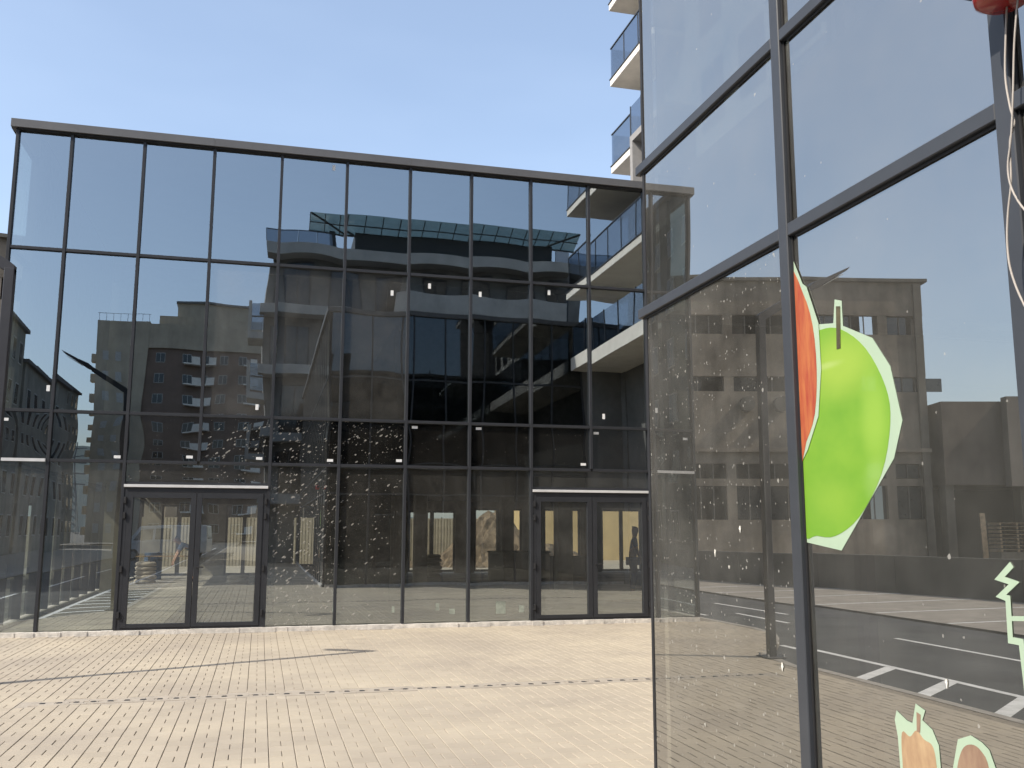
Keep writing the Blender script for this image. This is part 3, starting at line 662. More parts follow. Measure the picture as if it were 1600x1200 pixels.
hd = MB().prism([(LX-0.68, 4.93), (LX-0.80, 5.02), (LX-1.0, 5.10), (LX-1.36, 5.275), (LX-1.30, 5.215), (LX-0.95, 5.00), (LX-0.82, 4.92), (LX-0.70, 4.87)], 1, LY-0.09, LY+0.09).build('lamp_head', POLE, sl, bevel=0.008)
MB().prism([(LX-0.92, 4.975), (LX-1.25, 5.165), (LX-1.25, 5.158), (LX-0.92, 4.968)], 1, LY-0.07, LY+0.07).build('lens', PAPER, hd)

# ------------------------------------------------------------------ apartment tower on the right, its balconies over the plaza (wall X=11)
t2 = empty('balcony_tower', (12.5, 18.0, 0), label='white apartment tower with glass railed balconies rising behind the pavilion', cat='building')
box('wall', GREY_R, t2, 11.0, 24.0, 4.6, U-0.1, 0, 8.15)
box('wall', WHITE, t2, 11.2, 24.0, 4.6, 26.4, 8.20, 26.0)
def balcony(par, x0, x1, y0, y1, zb, th=0.22, rail=1.02, endrail=True):
    s_ = MB().box(x0, x1, y0, y1, zb, zb+th).build('balcony', WHITE, par, bevel=0.01)
    MB().box(x0-0.025, x1, y0-0.025, y1+0.025, zb+th, zb+th+0.03).build('slab_cap', ANTH, s_)
    z0 = zb+th+0.03; n = max(1, round((y1-y0)/1.15))
    for i in range(n):
        ya = y0+(y1-y0)*i/n; yb = y0+(y1-y0)*(i+1)/n
        MB().box(x0+0.03, x0+0.042, ya+0.01, yb-0.01, z0-0.02, z0+rail).build('railing_pane', G_BAL, s_)
        MB().box(x0+0.02, x0+0.055, ya-0.014, ya+0.014, z0-0.02, z0+rail).build('railing_post', ANTH, s_)
    if endrail:
        for ye in (y0+0.035, y1-0.035):
            MB().box(x0+0.06, x1, ye-0.006, ye+0.006, z0-0.02, z0+rail).build('railing_pane', G_BAL, s_)
    MB().box(x0+0.01, x0+0.065, y0, y1, z0+rail, z0+rail+0.035).build('handrail', ANTH, s_)
    return s_
for zb in (9.0, 11.75, 14.5, 17.25, 20.0):
    balcony(t2, 9.30, 11.2, 4.0, 15.6, zb)
    for yy in (5.2, 8.2, 11.2, 14.0):
        w_ = MB().box(11.14, 11.26, yy, yy+1.7, zb+0.3, zb+2.45).build('window', ANTH, t2)
        MB().box(11.12, 11.145, yy+0.08, yy+0.82, zb+0.36, zb+2.38).build('pane', DARK_W, w_); MB().box(11.12, 11.145, yy+0.88, yy+1.62, zb+0.36, zb+2.38).build('pane', DARK_W, w_)
MB().box(9.30, 11.0, 4.5, U-0.2, 6.55, 6.95).build('terrace_slab', WHITE, t2)
n_ = 9
for i in range(n_):
    ya = 4.6+(U-0.4-4.6)*i/n_; yb = 4.6+(U-0.4-4.6)*(i+1)/n_
    MB().box(9.36, 9.372, ya+0.01, yb-0.01, 6.95, 7.95).build('railing_pane', G_BAL, t2); MB().box(9.345, 9.385, ya-0.014, ya+0.014, 6.95, 7.98).build('railing_post', ANTH, t2)
balcony(t2, 10.2, 11.3, 23.2, 26.60, 15.55)
balcony(t2, 10.2, 11.3, 25.06, 26.62, 12.66)
balcony(t2, 10.2, 11.3, 22.8, 26.62, 18.15)
balcony(t2, 10.2, 11.3, 22.8, 26.62, 20.85)
for zb in (8.9, 11.75, 14.5, 17.25, 20.0, 22.8):
    for yy in (16.6, 18.9, 21.0):
        w_ = MB().box(11.15, 11.26, yy, yy+1.2, zb+0.5, zb+2.2).build('window', ANTH, t2)
        MB().box(11.13, 11.149, yy+0.07, yy+0.57, zb+0.57, zb+2.13).build('pane', DARK_W, w_); MB().box(11.13, 11.149, yy+0.63, yy+1.13, zb+0.57, zb+2.13).build('pane', DARK_W, w_)
po_ = MB().box(10.2, 11.3, 24.86, 25.05, 8.2, 13.02).box(10.2, 11.3, 22.6, 25.05, 13.02, 13.22).build('portal_frame', mat('mid_grey_render', (0.30, 0.29, 0.28), 0.9, 0.05), t2)
box('recess', mat('dark_grey_recess', (0.06, 0.06, 0.065), 0.8, 0.1), t2, 11.14, 11.3, 22.7, 24.85, 8.2, 13.0)  # flat dark panel for the dark inside of the portal frame
for i in range(3):
    ya = 22.6+0.815*i; MB().box(10.23, 10.242, ya+0.01, ya+0.805, 13.2, 14.15).build('railing_pane', G_BAL, t2); MB().box(10.22, 10.255, ya+0.79, ya+0.82, 13.2, 14.18).build('railing_post', ANTH, t2)

# ------------------------------------------------------------------ apartment block behind the camera, seen mirrored in the pavilion (front Y=-16.7)
t1 = empty('canopy_apartment_block', (8.0, -24.0, 0), label='apartment block with white slab bands and green glass roof canopy, mirrored in the pavilion', cat='building')
F1 = -16.7
OFFW = mat('off_white_render', (0.50, 0.48, 0.44), 0.9, 0.08, 1.0, streak=0.12)
box('wall', GREY_R, t1, 0.15, 17.5, -32.0, F1-1.2, 0, 16.0)
for zb, zt in ((15.70, 16.32), (12.70, 13.20), (9.45, 9.95), (6.2, 6.7), (2.95, 3.45)):
    MB().box(-0.15, 16.35, F1-1.25, F1, zb, zt).build('slab_band', OFFW, t1, bevel=0.01)
MB().box(6.75, 16.2, F1-0.15, F1+0.012, 13.201, 14.30).build('parapet', OFFW, t1)
MB().box(6.75, 16.2, F1-0.15, F1+0.012, 9.951, 11.0).build('parapet', OFFW, t1)
for zf in (3.45, 6.7, 9.95, 13.2):
    for xx in (0.6, 3.2, 5.6, 8.0, 10.4, 13.0, 15.2):
        w_ = MB().box(xx, xx+1.5, F1-1.22, F1-1.15, zf+0.1, zf+2.3).build('window', ANTH, t1)
        MB().box(xx+0.07, xx+0.72, F1-1.155, F1-1.135, zf+0.17, zf+2.23).build('pane', DARK_W, w_); MB().box(xx+0.78, xx+1.43, F1-1.155, F1-1.135, zf+0.17, zf+2.23).build('pane', DARK_W, w_)
# side balconies at the left end
for zb in (11.35, 8.1, 4.9):
    o = MB().box(-0.85, 0.15, F1-2.6, F1-0.3, zb, zb+0.35).build('side_balcony', OFFW, t1)
    MB().box(-0.85, -0.66, F1-2.6, F1-0.3, zb+0.35, zb+2.05).build('side_wall', OFFW, o)
    MB().box(-0.64, 0.15, F1-0.34, F1-0.32, zb+0.45, zb+1.9).build('railing_pane', G_BAL, o)
    MB().box(-0.64, 0.15, F1-0.35, F1-0.30, zb+1.15, zb+1.22).build('railing_bar', ANTH, o)
# penthouse with canopy
box('penthouse', mat('penthouse_dark_cladding', (0.035, 0.042, 0.046), 0.6, 0.1), t1, 4.3, 15.3, F1-6.0, F1-1.0, 16.32, 17.55)
box('penthouse_column', ANTH, t1, 3.1, 3.5, F1-1.4, F1-1.0, 16.32, 17.5)
nb = 15; xa0, xa1 = 1.75, 17.0
for i in range(nb):
    xa = xa0+(xa1-xa0)*i/nb+0.02; xb_ = xa0+(xa1-xa0)*(i+1)/nb-0.02
    MB().prism([(F1-1.2, 17.45), (F1+0.55, 18.02), (F1+0.55, 18.035), (F1-1.2, 17.465)], 0, xa, xb_).build('canopy_pane', G_CAN, t1)
    MB().prism([(F1-1.2, 17.40), (F1+0.55, 17.97), (F1+0.55, 18.02), (F1-1.2, 17.45)], 0, xa-0.05, xa).build('canopy_rib', ANTH, t1)
MB().box(xa0, xa1, F1-1.25, F1-1.15, 17.36, 17.44).build('canopy_beam', ANTH, t1)
MB().box(xa0, xa1, F1-0.30, F1-0.24, 17.66, 17.71).build('canopy_beam', ANTH, t1)
MB().tube([(1.8, F1+0.5, 18.0), (4.2, F1-1.1, 17.42)], 0.06, 6).build('canopy_brace', ANTH, t1)
MB().tube([(16.95, F1+0.5, 18.0), (14.6, F1-1.1, 17.42)], 0.06, 6).build('canopy_brace', ANTH, t1)
for x0_, x1_ in ((-0.12, 1.0), (1.05, 2.2), (2.25, 3.2), (15.3, 16.25)):
    MB().box(x0_, x1_, F1-0.10, F1-0.088, 16.34, 17.02).build('railing_pane', G_BAL, t1)
    MB().box(x0_, x1_, F1-0.12, F1-0.07, 17.02, 17.06).build('handrail', ANTH, t1); MB().box(x0_-0.03, x0_, F1-0.12, F1-0.07, 16.32, 17.06).build('railing_post', ANTH, t1)

# ------------------------------------------------------------------ window kit for the far houses
WFR = mat('dull_window_frame', (0.48, 0.47, 0.44), 0.8, 0.1)
def house(name, label, cat, loc, rz, length, height, depth, wallm, z_first, storey, cols, wsize, group=None, winm=None, frame=True, eave=0.0):
    """A block whose front is the local y=0 plane facing -y, x from 0 to length."""
    h = empty(name, loc, rz, label, cat, group)
    MB().box(0, length, 0, depth, 0, height).build('wall', wallm, h, local=True)
    if eave: MB().box(-eave, length+eave, -eave, depth+eave, height, height+0.25).build('roof', mat('grey_roof_edge', (0.14, 0.13, 0.125), 0.9), h, local=True)
    me = None; z = z_first
    while z+wsize[1] < height-0.3:
        for x in cols:
            if me is None:
                w_ = MB().box(-wsize[0]/2, wsize[0]/2, -0.05, 0.06, 0, wsize[1]).build('window', WFR if frame else ANTH, h, local=True)
                p_ = MB().box(-wsize[0]/2+0.08, -0.05, -0.07, -0.052, 0.08, wsize[1]-0.08).build('pane', winm or DARK_W, w_, local=True)
                p2 = MB().box(0.05, wsize[0]/2-0.08, -0.07, -0.052, 0.08, wsize[1]-0.08).build('pane', winm or DARK_W, w_, local=True)
                me = w_; me.location = (x, 0, z)
            else:
                c = copy_tree(me, h); c.location = (x, 0, z)
        z += storey
    return h
# tall apartment block far down the street (front looks to +Y: rotate by pi)
TAN = mat('tan_render', (0.48, 0.41, 0.31), 0.9, 0.08, 0.4, streak=0.15)
BROWN = mat('brown_render', (0.22, 0.155, 0.12), 0.9, 0.1, 0.4, streak=0.15)
ap = house('apartment_block', 'tall tan and brown apartment block with stepped penthouse, mirrored left of the canopy block', 'building', (14.0, -105, 0), math.pi, 36.5, 29.6, 14, BROWN, 1.2, 2.9, [2, 5, 8.5, 12, 17, 20.5, 24, 28.3], (1.5, 1.35))
MB().box(30.4, 36.6, -0.35, 14, 0, 30.2).build('tan_bay', TAN, ap, local=True)
MB().box(-0.2, 30.39, -0.30, 0.5, 26.4, 29.9).build('upper_storey', TAN, ap, local=True)
MB().box(12.0, 29.0, 0.8, 12, 29.6, 31.4).build('penthouse', TAN, ap, local=True)
MB().box(16.0, 26.0, 1.5, 12, 31.4, 33.6).build('penthouse', TAN, ap, local=True)
MB().box(15.6, 26.3, 1.2, 12.3, 33.6, 33.9).build('roof', GREY_R, ap, local=True)
for z in [1.0+2.9*i for i in range(9)]:
    for xx in (14.2, 21.9):
        b_ = MB().box(xx, xx+2.6, -1.3, -0.001, z, z+0.18).build('balcony', WHITE, ap, local=True); MB().box(xx, xx+1.3, -1.3, -1.2, z+0.18, z+1.1).build('parapet', WHITE, b_, local=True)
    MB().box(36.601, 37.4, 0.2, 1.6, z, z+1.15).build('side_balcony', TAN, ap, local=True)
    MB().box(32.6, 33.5, -0.42, -0.351, z+0.3, z+1.6).build('window', WFR, ap, local=True)
    MB().box(34.6, 35.5, -0.42, -0.351, z+0.3, z+1.6).build('window', WFR, ap, local=True)
for i in range(6): MB().box(30.6+1.15*i, 30.65+1.15*i, -0.3, -0.25, 30.2, 31.3).build('railing_post', ANTH, ap, local=True)
MB().box(30.4, 36.6, -0.3, -0.26, 31.25, 31.3).build('railing_bar', ANTH, ap, local=True)
# shaded row along the far side of the street: fronts look to +X (rotate by +90 deg)
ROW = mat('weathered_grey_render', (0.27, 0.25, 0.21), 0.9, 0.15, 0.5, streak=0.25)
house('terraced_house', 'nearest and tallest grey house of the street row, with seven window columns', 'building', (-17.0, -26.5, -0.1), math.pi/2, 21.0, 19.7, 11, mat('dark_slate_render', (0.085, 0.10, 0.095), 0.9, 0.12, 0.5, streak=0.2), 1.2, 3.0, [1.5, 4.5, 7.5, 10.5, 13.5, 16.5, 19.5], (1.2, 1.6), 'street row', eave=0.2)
house('terraced_house', 'taller grey house at the near end of the street row, mirrored at far left', 'building', (-17.2, -42.0, -0.1), math.pi/2, 14.0, 15.8, 10, ROW, 1.2, 3.0, [1.5, 4, 7, 10, 12.5], (1.1, 1.6), 'street row', eave=0.35)
house('terraced_house', 'middle grey house of the street row with a straight eave, mirrored at left', 'building', (-17.0, -56.5, -0.1), math.pi/2, 14.3, 13.6, 10, ROW, 1.2, 3.0, [1.5, 4, 7, 10, 12.5], (1.1, 1.6), 'street row', eave=0.35)
house('terraced_house', 'farthest and highest grey house of the street row beside the pylon gap', 'building', (-24.3, -102.0, -0.1), math.pi/2, 22.0, 19.0, 12, ROW, 1.4, 3.1, [1.5, 4.5, 7.5, 10.5, 13.5, 16.5, 19.5], (1.2, 1.6), 'street row', eave=0.4)

# ------------------------------------------------------------------ factory across the road (mirrored in the shop glass, its end shows left of the pavilion)
FA = Vector((-19.79, 47.07, 0)); fd = Vector((-0.972, -0.235, 0)).normalized(); frz = math.atan2(fd.y, fd.x)
# local x = along fd, local y to the left of fd; front (normal towards us) is local +y => mirror the sense
CONC = mat('stained_factory_concrete', (0.31, 0.26, 0.20), 0.95, 0.28, 0.35, bump=0.3, bscale=4, streak=0.42)
CONC_D = mat('dark_factory_concrete', (0.16, 0.145, 0.12), 0.95, 0.2, 0.4, streak=0.3)
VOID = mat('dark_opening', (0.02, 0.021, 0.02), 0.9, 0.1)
FRM = mat('rusty_window_steel', (0.15, 0.14, 0.125), 0.8, 0.2)
fc = empty('factory_building', (FA.x, FA.y, -0.1), frz, 'old stained concrete factory with broken window bands across the road', 'building')
xs0, xs1 = -26.0, 12.3
rows = [(12.58, 13.67), (9.35, 10.2), (4.55, 5.37), (2.34, 4.16)]
# spandrels between the window bands, standing in front of a dark void
zs = [0.0, 2.34, 4.16, 4.55, 5.37, 9.35, 10.2, 12.58, 13.67, 15.6]
for a, b in ((0.0, 2.34), (4.16, 4.55), (5.37, 9.35), (10.2, 12.58), (13.67, 15.6)):
    MB().box(xs0, xs1, -0.3, 0.0, a, b).build('spandrel', CONC, fc, local=True)
MB().box(xs0, xs1, 0.001, 0.25, 6.0, 6.2).build('ledge', CONC, fc, local=True)
MB().box(xs0, xs1+0.3, -8.0, 0.2, 15.6, 15.78).build('roof', CONC_D, fc, local=True)
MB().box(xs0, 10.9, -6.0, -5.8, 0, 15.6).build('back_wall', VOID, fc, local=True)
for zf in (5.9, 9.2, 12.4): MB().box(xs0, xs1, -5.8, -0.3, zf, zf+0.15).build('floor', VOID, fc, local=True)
MB().box(xs1-0.5, xs1, -6, -0.301, 0, 15.6).build('end_wall', CONC_D, fc, local=True)
px_ = [1.325+4.3*i for i in range(-6, 3)]
for a, b in rows:
    for p in px_:
        if p < xs1: MB().box(p-0.28, p+0.28, -0.29, -0.01, a, b).build('pier', CONC, fc, local=True)
        for k in range(1, 5):
            xx = p+0.28+3.74*k/5
            if xx < xs1-0.3 and rnd.random() < 0.8: MB().box(xx-0.03, xx+0.03, -0.2, -0.14, a, b).build('glazing_bar', FRM, fc, local=True)
    for p in px_:
        if rnd.random() < 0.75 and p+2.2 < xs1: MB().box(p+0.3, p+1.2+rnd.random()*2.4, -0.22, -0.205, a+0.05, b-0.05).build('pane', DARK_W, fc, local=True)
for s_ in (2.26, 4.21, 6.4):
    MB().tube([(s_, 0.02, 8.6), (s_, 0.5, 8.6)], 0.42, 14).build('fan_housing', CONC_D, fc, local=True)
MB().box(11.77, 12.2, 0.001, 0.18, 0, 15.5).build('corner_pier', CONC_D, fc, local=True)
an = empty('factory_annex', (FA.x, FA.y, -0.1), frz, 'lower brown annex with a wide open bay beside the factory', 'building')
ABR = mat('dull_brown_render', (0.17, 0.14, 0.115), 0.95, 0.25, 0.3, streak=0.3)
MB().box(12.8, 30, -6.0, 0.6, 4.2, 8.75).build('upper_wall', ABR, an, local=True)
MB().box(16.3, 30, 0.601, 1.2, 4.1, 8.95).build('bay_wall', mat('lighter_brown_render', (0.24, 0.21, 0.18), 0.9, 0.1, 0.5), an, local=True)
MB().box(12.9, 30, -6.0, -5.8, 0, 4.2).build('back_wall', VOID, an, local=True)
for s_ in (12.85, 17.2, 21.5): MB().box(s_, s_+0.5, -0.4, 0.4, 0, 4.2).build('column', CONC_D, an, local=True)
# planks and pallets in the open bay
WOOD = mat('weathered_wood', (0.30, 0.23, 0.15), 0.9, 0.2, 6.0)
def flocal(s_, n_, z=0.0): v = Vector((FA.x, FA.y, 0))+fd*s_+Vector((-fd.y, fd.x, 0))*n_; return (v.x, v.y, z)
for (s_, n_, k, lab) in ((14.0, 2.6, 8, 'taller stack of grey pallets below the annex bay'), (16.6, 3.4, 3, 'lower stack of grey pallets right of the tall one')):
    p_ = empty('pallet_stack', flocal(s_, n_, -0.32), frz, lab, 'pallets', 'pallet stacks')
    for i in range(k):
        q = MB()
        for j in range(5): q.box(0, 1.9, 0.05+0.24*j, 0.20+0.24*j, 0.19*i+0.11+0.9, 0.19*i+0.135+0.9)
        for j in range(3): q.box(0.9*j, 0.9*j+0.1, 0, 1.2, 0.19*i+0.9, 0.19*i+0.109+0.9)
        q.build('pallet', WOOD, p_, local=True)
    MB().box(0, 1.9, 0.02, 1.18, 0.02, 0.9).build('plinth', CONC_D, p_, local=True)
pl_ = MB().box(0, 0.3, 0, 0.06, 0, 2.9).build('leaning_board', WOOD, None, local=True); pl_.location = flocal(14.0, 1.9, -0.32); pl_.rotation_euler = (0.12, 0.04, frz)
tag(pl_, 'single upright light wooden board leaning in the annex bay', 'board')
# retaining wall behind the parking strip
RW = mat('grey_retaining_concrete', (0.17, 0.165, 0.15), 0.95, 0.15, 0.6, bump=0.2, streak=0.2)
rw = empty('retaining_wall', (-12.5, 26, 0), label='low grey concrete wall behind the striped parking strip', cat='wall')
pts = [(-9.2, 43), (-11.0, 31.8), (-13.35, 23.1), (-14.3, 19.3), (-15.4, 10), (-16.5, -12)]
for a, b in zip(pts[:-1], pts[1:]):
    a = Vector(a); b = Vector(b); d = (b-a).normalized(); n = Vector((d.y, -d.x)); ln = (b-a).length; k = max(1, int(ln/3))
    for i in range(k):
        p = a+(b-a)*i/k+d*0.006; q = a+(b-a)*(i+1)/k-d*0.006
        MB().prism([tuple(p), tuple(q), tuple(q+n*0.25), tuple(p+n*0.25)], 2, -0.30, 0.93+rnd.uniform(-0.008, 0.008)).build('wall_panel', RW, rw)

# ------------------------------------------------------------------ yard behind the pavilion: fence, yellow house, spoil heap
YEL = mat('ochre_render', (0.62, 0.47, 0.24), 0.9, 0.08, 0.7, streak=0.1)
yh = house('yellow_house', 'sunlit ochre house wall seen through the rear door of the pavilion', 'building', (14.6, 52.0, -0.3), 0, 16, 7.0, 8, YEL, 3.6, 3.0, [6, 9.5, 13], (1.2, 1.5), eave=0.3)
fe = empty('yard_fence', (2.0, 47.0, 0), label='pale ribbed sheet fence seen through the pavilion', cat='fence')
FEN = mat('pale_ribbed_sheet', (0.42, 0.37, 0.27), 0.7, 0.1, 2.0)
for i in range(18):
    x0 = -7+1.05*i; q = MB(); n = 7
    for k in range(n): q.box(x0+0.149*k, x0+0.149*k+0.10, 47.0, 47.04, -0.3, 2.2+rnd.uniform(-0.01, 0.01)*0)
    q.box(x0, x0+1.04, 47.041, 47.055, -0.3, 2.2); q.build('sheet', FEN, fe)
    MB().box(x0-0.03, x0+0.03, 47.06, 47.12, -0.3, 2.25).build('post', ANTH, fe)
SPOIL = mat('spoil_earth', (0.23, 0.175, 0.12), 0.95, 0.35, 2.0, bump=0.8, bscale=6)
def heap(name, cx, cy, rx, ry, h, lab):
    n = 40; V = []; F = []
    for j in range(n+1):
        for i in range(n+1):
            u_ = -1+2*i/n; v_ = -1+2*j/n; r_ = math.hypot(u_, v_)
            z = max(0, 1-r_**1.2)*h*(0.85+0.3*math.sin(5*u_+3)*math.cos(4*v_))+rnd.uniform(-0.06, 0.06)*h*(r_ < 0.97)
            V.append((u_*rx, v_*ry, z))
    for j in range(n):
        for i in range(n): q = j*(n+1)+i; F.append((q, q+1, q+n+2, q+n+1))
    me = bpy.data.meshes.new(name); me.from_pydata(V, [], F); me.materials.append(SPOIL)
    o = bpy.data.objects.new(name, me); C.objects.link(o); o.location = (cx, cy, -0.34); tag(o, lab, 'earth heap', 'spoil heaps'); return o
heap('spoil_heap', 11.5, 44.6, 4.6, 2.4, 2.9, 'brown earth heap seen through the glass left of the rear door')
heap('spoil_heap', 6.0, 44.4, 2.6, 1.8, 1.1, 'lower brown earth heap seen through the middle panes')
yard = MB().box(-9, 40, YBK+0.3, 62, -0.31, -0.06).build('yard_surface', mat('pale_yard_gravel', (0.40, 0.36, 0.29), 0.95, 0.12, 1.0, bump=0.3)); tag(yard, kind='structure')
# site clutter inside: board, boxes
CRD = mat('cardboard', (0.38, 0.26, 0.15), 0.9, 0.1, 5)
for (x, y, sx, sy, sz, rz, lab) in ((6.9, 25.5, 0.7, 0.5, 0.5, 0.2, 'dark olive crate on the floor inside the right door'), (8.0, 25.9, 0.9, 0.5, 0.42, -0.1, 'long dark blue toolbox inside the right door')):
    o = MB().box(-sx, sx, -sy, sy, 0, 2*sz).box(-sx-0.02, sx+0.02, -sy-0.02, sy+0.02, 2*sz, 2*sz+0.05).build('site_box', mat('olive_box' if 'olive' in lab else 'dark_blue_box', (0.07, 0.075, 0.04) if 'olive' in lab else (0.035, 0.05, 0.075), 0.6), None, local=True, bevel=0.015)
    o.location = (x, y, 0.006); o.rotation_euler = (0, 0, rz); tag(o, lab, 'box', 'site boxes')
o = MB().box(-0.45, 0.45, -0.25, 0.25, 0, 0.012).box(-0.30, 0.40, -0.2, 0.16, 0.012, 0.03).build('flat_cardboard', CRD, None, local=True); o.location = (8.25, 20.9, 0.006); o.rotation_euler = (0, 0, 0.3); tag(o, 'flattened piece of brown cardboard on the pavilion floor', 'cardboard')

def drum(x, y, m, lab):
    d = empty('steel_drum', (x, y, 0.006), 0, lab, 'drum', 'site drums'); q = MB(); pr = [(0.0, 0.0), (0.28, 0.0), (0.28, 0.28), (0.295, 0.30), (0.28, 0.32), (0.28, 0.58), (0.295, 0.60), (0.28, 0.62), (0.28, 0.86), (0.0, 0.86)]; sg = 18
    for (r_, z) in pr:
        for k in range(sg): q.v.append((r_*math.cos(2*math.pi*k/sg), r_*math.sin(2*math.pi*k/sg), z))
    for i in range(len(pr)-1):
        for k in range(sg): q.f.append((i*sg+k, i*sg+(k+1) % sg, (i+1)*sg+(k+1) % sg, (i+1)*sg+k)); q.m.append(0)
    q.build('shell', m, d, local=True); MB().tube([(0.15, 0.0, 0.86), (0.15, 0, 0.885)], 0.035, 8).build('bung', ANTH_D, d, local=True)
drum(-3.35, 33.6, mat('blue_drum_paint', (0.05, 0.10, 0.18), 0.5, 0.15), 'blue steel drum left of the trestle inside the left door')
BAG = mat('cement_bag_paper', (0.55, 0.49, 0.40), 0.9, 0.12, 6)
def bags(x, y, n, rz, lab):
    p_ = empty('cement_bags', (x, y, 0.006), rz, lab, 'bags', 'cement bag stacks')
    for i in range(n):
        q = MB(); L_ = []
        for (zz, k) in ((0, 0.86), (0.03, 1.0), (0.09, 1.0), (0.125, 0.84)): L_.append([(sx*0.29*k+rnd.uniform(-.01, .01), sy*0.2*k, zz+0.128*i) for sx, sy in ((-1, -1), (0, -1.05), (1, -1), (1.02, 0), (1, 1), (0, 1.05), (-1, 1), (-1.02, 0))])
        for l_ in L_: q.v += l_
        for a_ in range(3):
            for k in range(8): q.f.append((a_*8+k, a_*8+(k+1) % 8, a_*8+8+(k+1) % 8, a_*8+8+k)); q.m.append(0)
        q.f += [tuple(range(8))[::-1], tuple(range(24, 32))]; q.m += [0, 0]
        o_ = q.build('bag', BAG, p_, local=True, smooth=True); o_.location = (rnd.uniform(-.03, .03), rnd.uniform(-.03, .03), 0); o_.rotation_euler = (0, 0, rnd.uniform(-.1, .1))
bags(-3.3, 31.2, 5, 0.2, 'tall stack of pale cement bags left of the bending person')
bags(-0.6, 30.6, 2, -0.3, 'low pair of pale cement bags on the pavilion floor')
bags(5.9, 33.5, 6, 0.1, 'stack of pale cement bags in front of the middle rear door')
# ------------------------------------------------------------------ people (small, behind the door glass)
def skin_mesh(name, joints, edges, m, parent, root=0):
    me = bpy.data.meshes.new(name); me.from_pydata([j[0] for j in joints], edges, [])
    o = bpy.data.objects.new(name, me); C.objects.link(o); o.parent = parent; me.materials.append(m)
    md = o.modifiers.new('skin', 'SKIN'); sv = me.skin_vertices[0].data
    for i, j in enumerate(joints):
        r_ = j[1]; sv[i].radius = r_ if isinstance(r_, tuple) else (r_, r_)
    sv[root].use_root = True; md.use_smooth_shade = True
    sb = o.modifiers.new('sub', 'SUBSURF'); sb.levels = 1; sb.render_levels = 2
    return o
SKIN = mat('skin', (0.50, 0.30, 0.21), 0.6, 0.06); HAIR = mat('dark_hair', (0.02, 0.016, 0.013), 0.7, 0.2)
BLUE = mat('blue_work_cloth', (0.07, 0.11, 0.28), 0.9, 0.12, 8); SHIRT = mat('grey_blue_shirt', (0.24, 0.33, 0.48), 0.9, 0.12, 8)
GREYT = mat('grey_trousers', (0.16, 0.16, 0.17), 0.9, 0.15, 8); BOOT = mat('dark_boot', (0.03, 0.025, 0.02), 0.8)
def person(loc, rz, label, bend, top, bottom):
    p = empty('person', loc, rz, label, 'person')
    hip = Vector((0, 0, 0.93)); a = bend
    def sp(d): return hip+Vector((0, -math.sin(a)*d, math.cos(a)*d))           # spine bends towards local -y
    neck = sp(0.52); head = sp(0.52)+Vector((0, -math.sin(a*0.85)*0.17, math.cos(a*0.85)*0.17))
    J = [(tuple(hip), (0.15, 0.11)), (tuple(sp(0.25)), (0.135, 0.10)), (tuple(sp(0.45)), (0.16, 0.10)), (tuple(neck), (0.055, 0.055)), (tuple(head), (0.085, 0.10)), (tuple(head+(head-neck).normalized()*0.09), (0.07, 0.08))]
    E = [(0, 1), (1, 2), (2, 3), (3, 4), (4, 5)]
    T = [J[0], J[1], (J[2][0], (0.175, 0.115))]; TE = [(0, 1), (1, 2)]
    L = [(tuple(hip-Vector((0, 0, 0.0))), (0.165, 0.125))]; LE = []
    for s_ in (-1, 1):
        sh = sp(0.46)+Vector((0.17*s_, 0, 0)); drop = Vector((0.03*s_, -0.04-0.10*math.sin(a), -0.28)); el = sh+drop
        wr = el+Vector((-0.02*s_, -0.10, -0.23)); n = len(J)
        J += [(tuple(sh), 0.06), (tuple(el), 0.042), (tuple(wr), 0.030), (tuple(wr+Vector((0, -0.03, -0.09))), (0.038, 0.022))]
        E += [(2, n), (n, n+1), (n+1, n+2), (n+2, n+3)]
        for fi in range(4):
            k = len(J); J.append((tuple(wr+Vector((0.012*(fi-1.5), -0.045, -0.16+0.006*abs(fi-1.5)))), 0.009)); E.append((n+3, k))
        k = len(J); J.append((tuple(wr+Vector((-0.05*s_, -0.05, -0.08))), 0.010)); E.append((n+2, k))
        k = len(T); T += [(tuple(sh), 0.075), (tuple(sh+(el-sh)*0.75), 0.06)]; TE += [(2, k), (k, k+1)]
        kn = Vector((0.11*s_, -0.05, 0.50)); an_ = Vector((0.12*s_, 0.02, 0.09)); n = len(J)
        J += [((0.09*s_, 0, 0.88), 0.095), (tuple(kn), 0.06), (tuple(an_), 0.042), (tuple(an_+Vector((0, -0.15, -0.045))), (0.045, 0.035))]
        E += [(0, n), (n, n+1), (n+1, n+2), (n+2, n+3)]
        k = len(L); L += [((0.09*s_, 0, 0.86), 0.115), (tuple(kn), 0.085), (tuple(an_+Vector((0, 0, 0.05))), 0.07)]; LE += [(0, k), (k, k+1), (k+1, k+2)]
    skin_mesh('body', J, E, SKIN, p); skin_mesh('shirt', T, TE, top, p); skin_mesh('trousers', L, LE, bottom, p)
    hd = (head-neck).normalized()
    skin_mesh('hair', [(tuple(head+hd*0.03+Vector((0, 0.02, 0.02))), 0.098), (tuple(head+hd*0.10+Vector((0, 0.02, 0))), 0.075)], [(0, 1)], HAIR, p)
    for s_ in (-1, 1): MB().box(0.12*s_-0.05, 0.12*s_+0.05, -0.19, 0.07, 0.0, 0.10).build('boot', BOOT, p, local=True, bevel=0.02)
    return p
person((9.15, 22.8, 0.006), R(70), 'person in blue work clothes standing at the edge of the right door', 0.12, BLUE, BLUE)
person((-1.95, 32.0, 0.006), R(-80), 'person in grey blue shirt bending over a plank inside the left door', 1.05, SHIRT, GREYT)
tb = empty('saw_trestle', (-2.75, 32.4, 0.006), 0.1, 'rough wooden trestle with planks inside the left door', 'trestle')
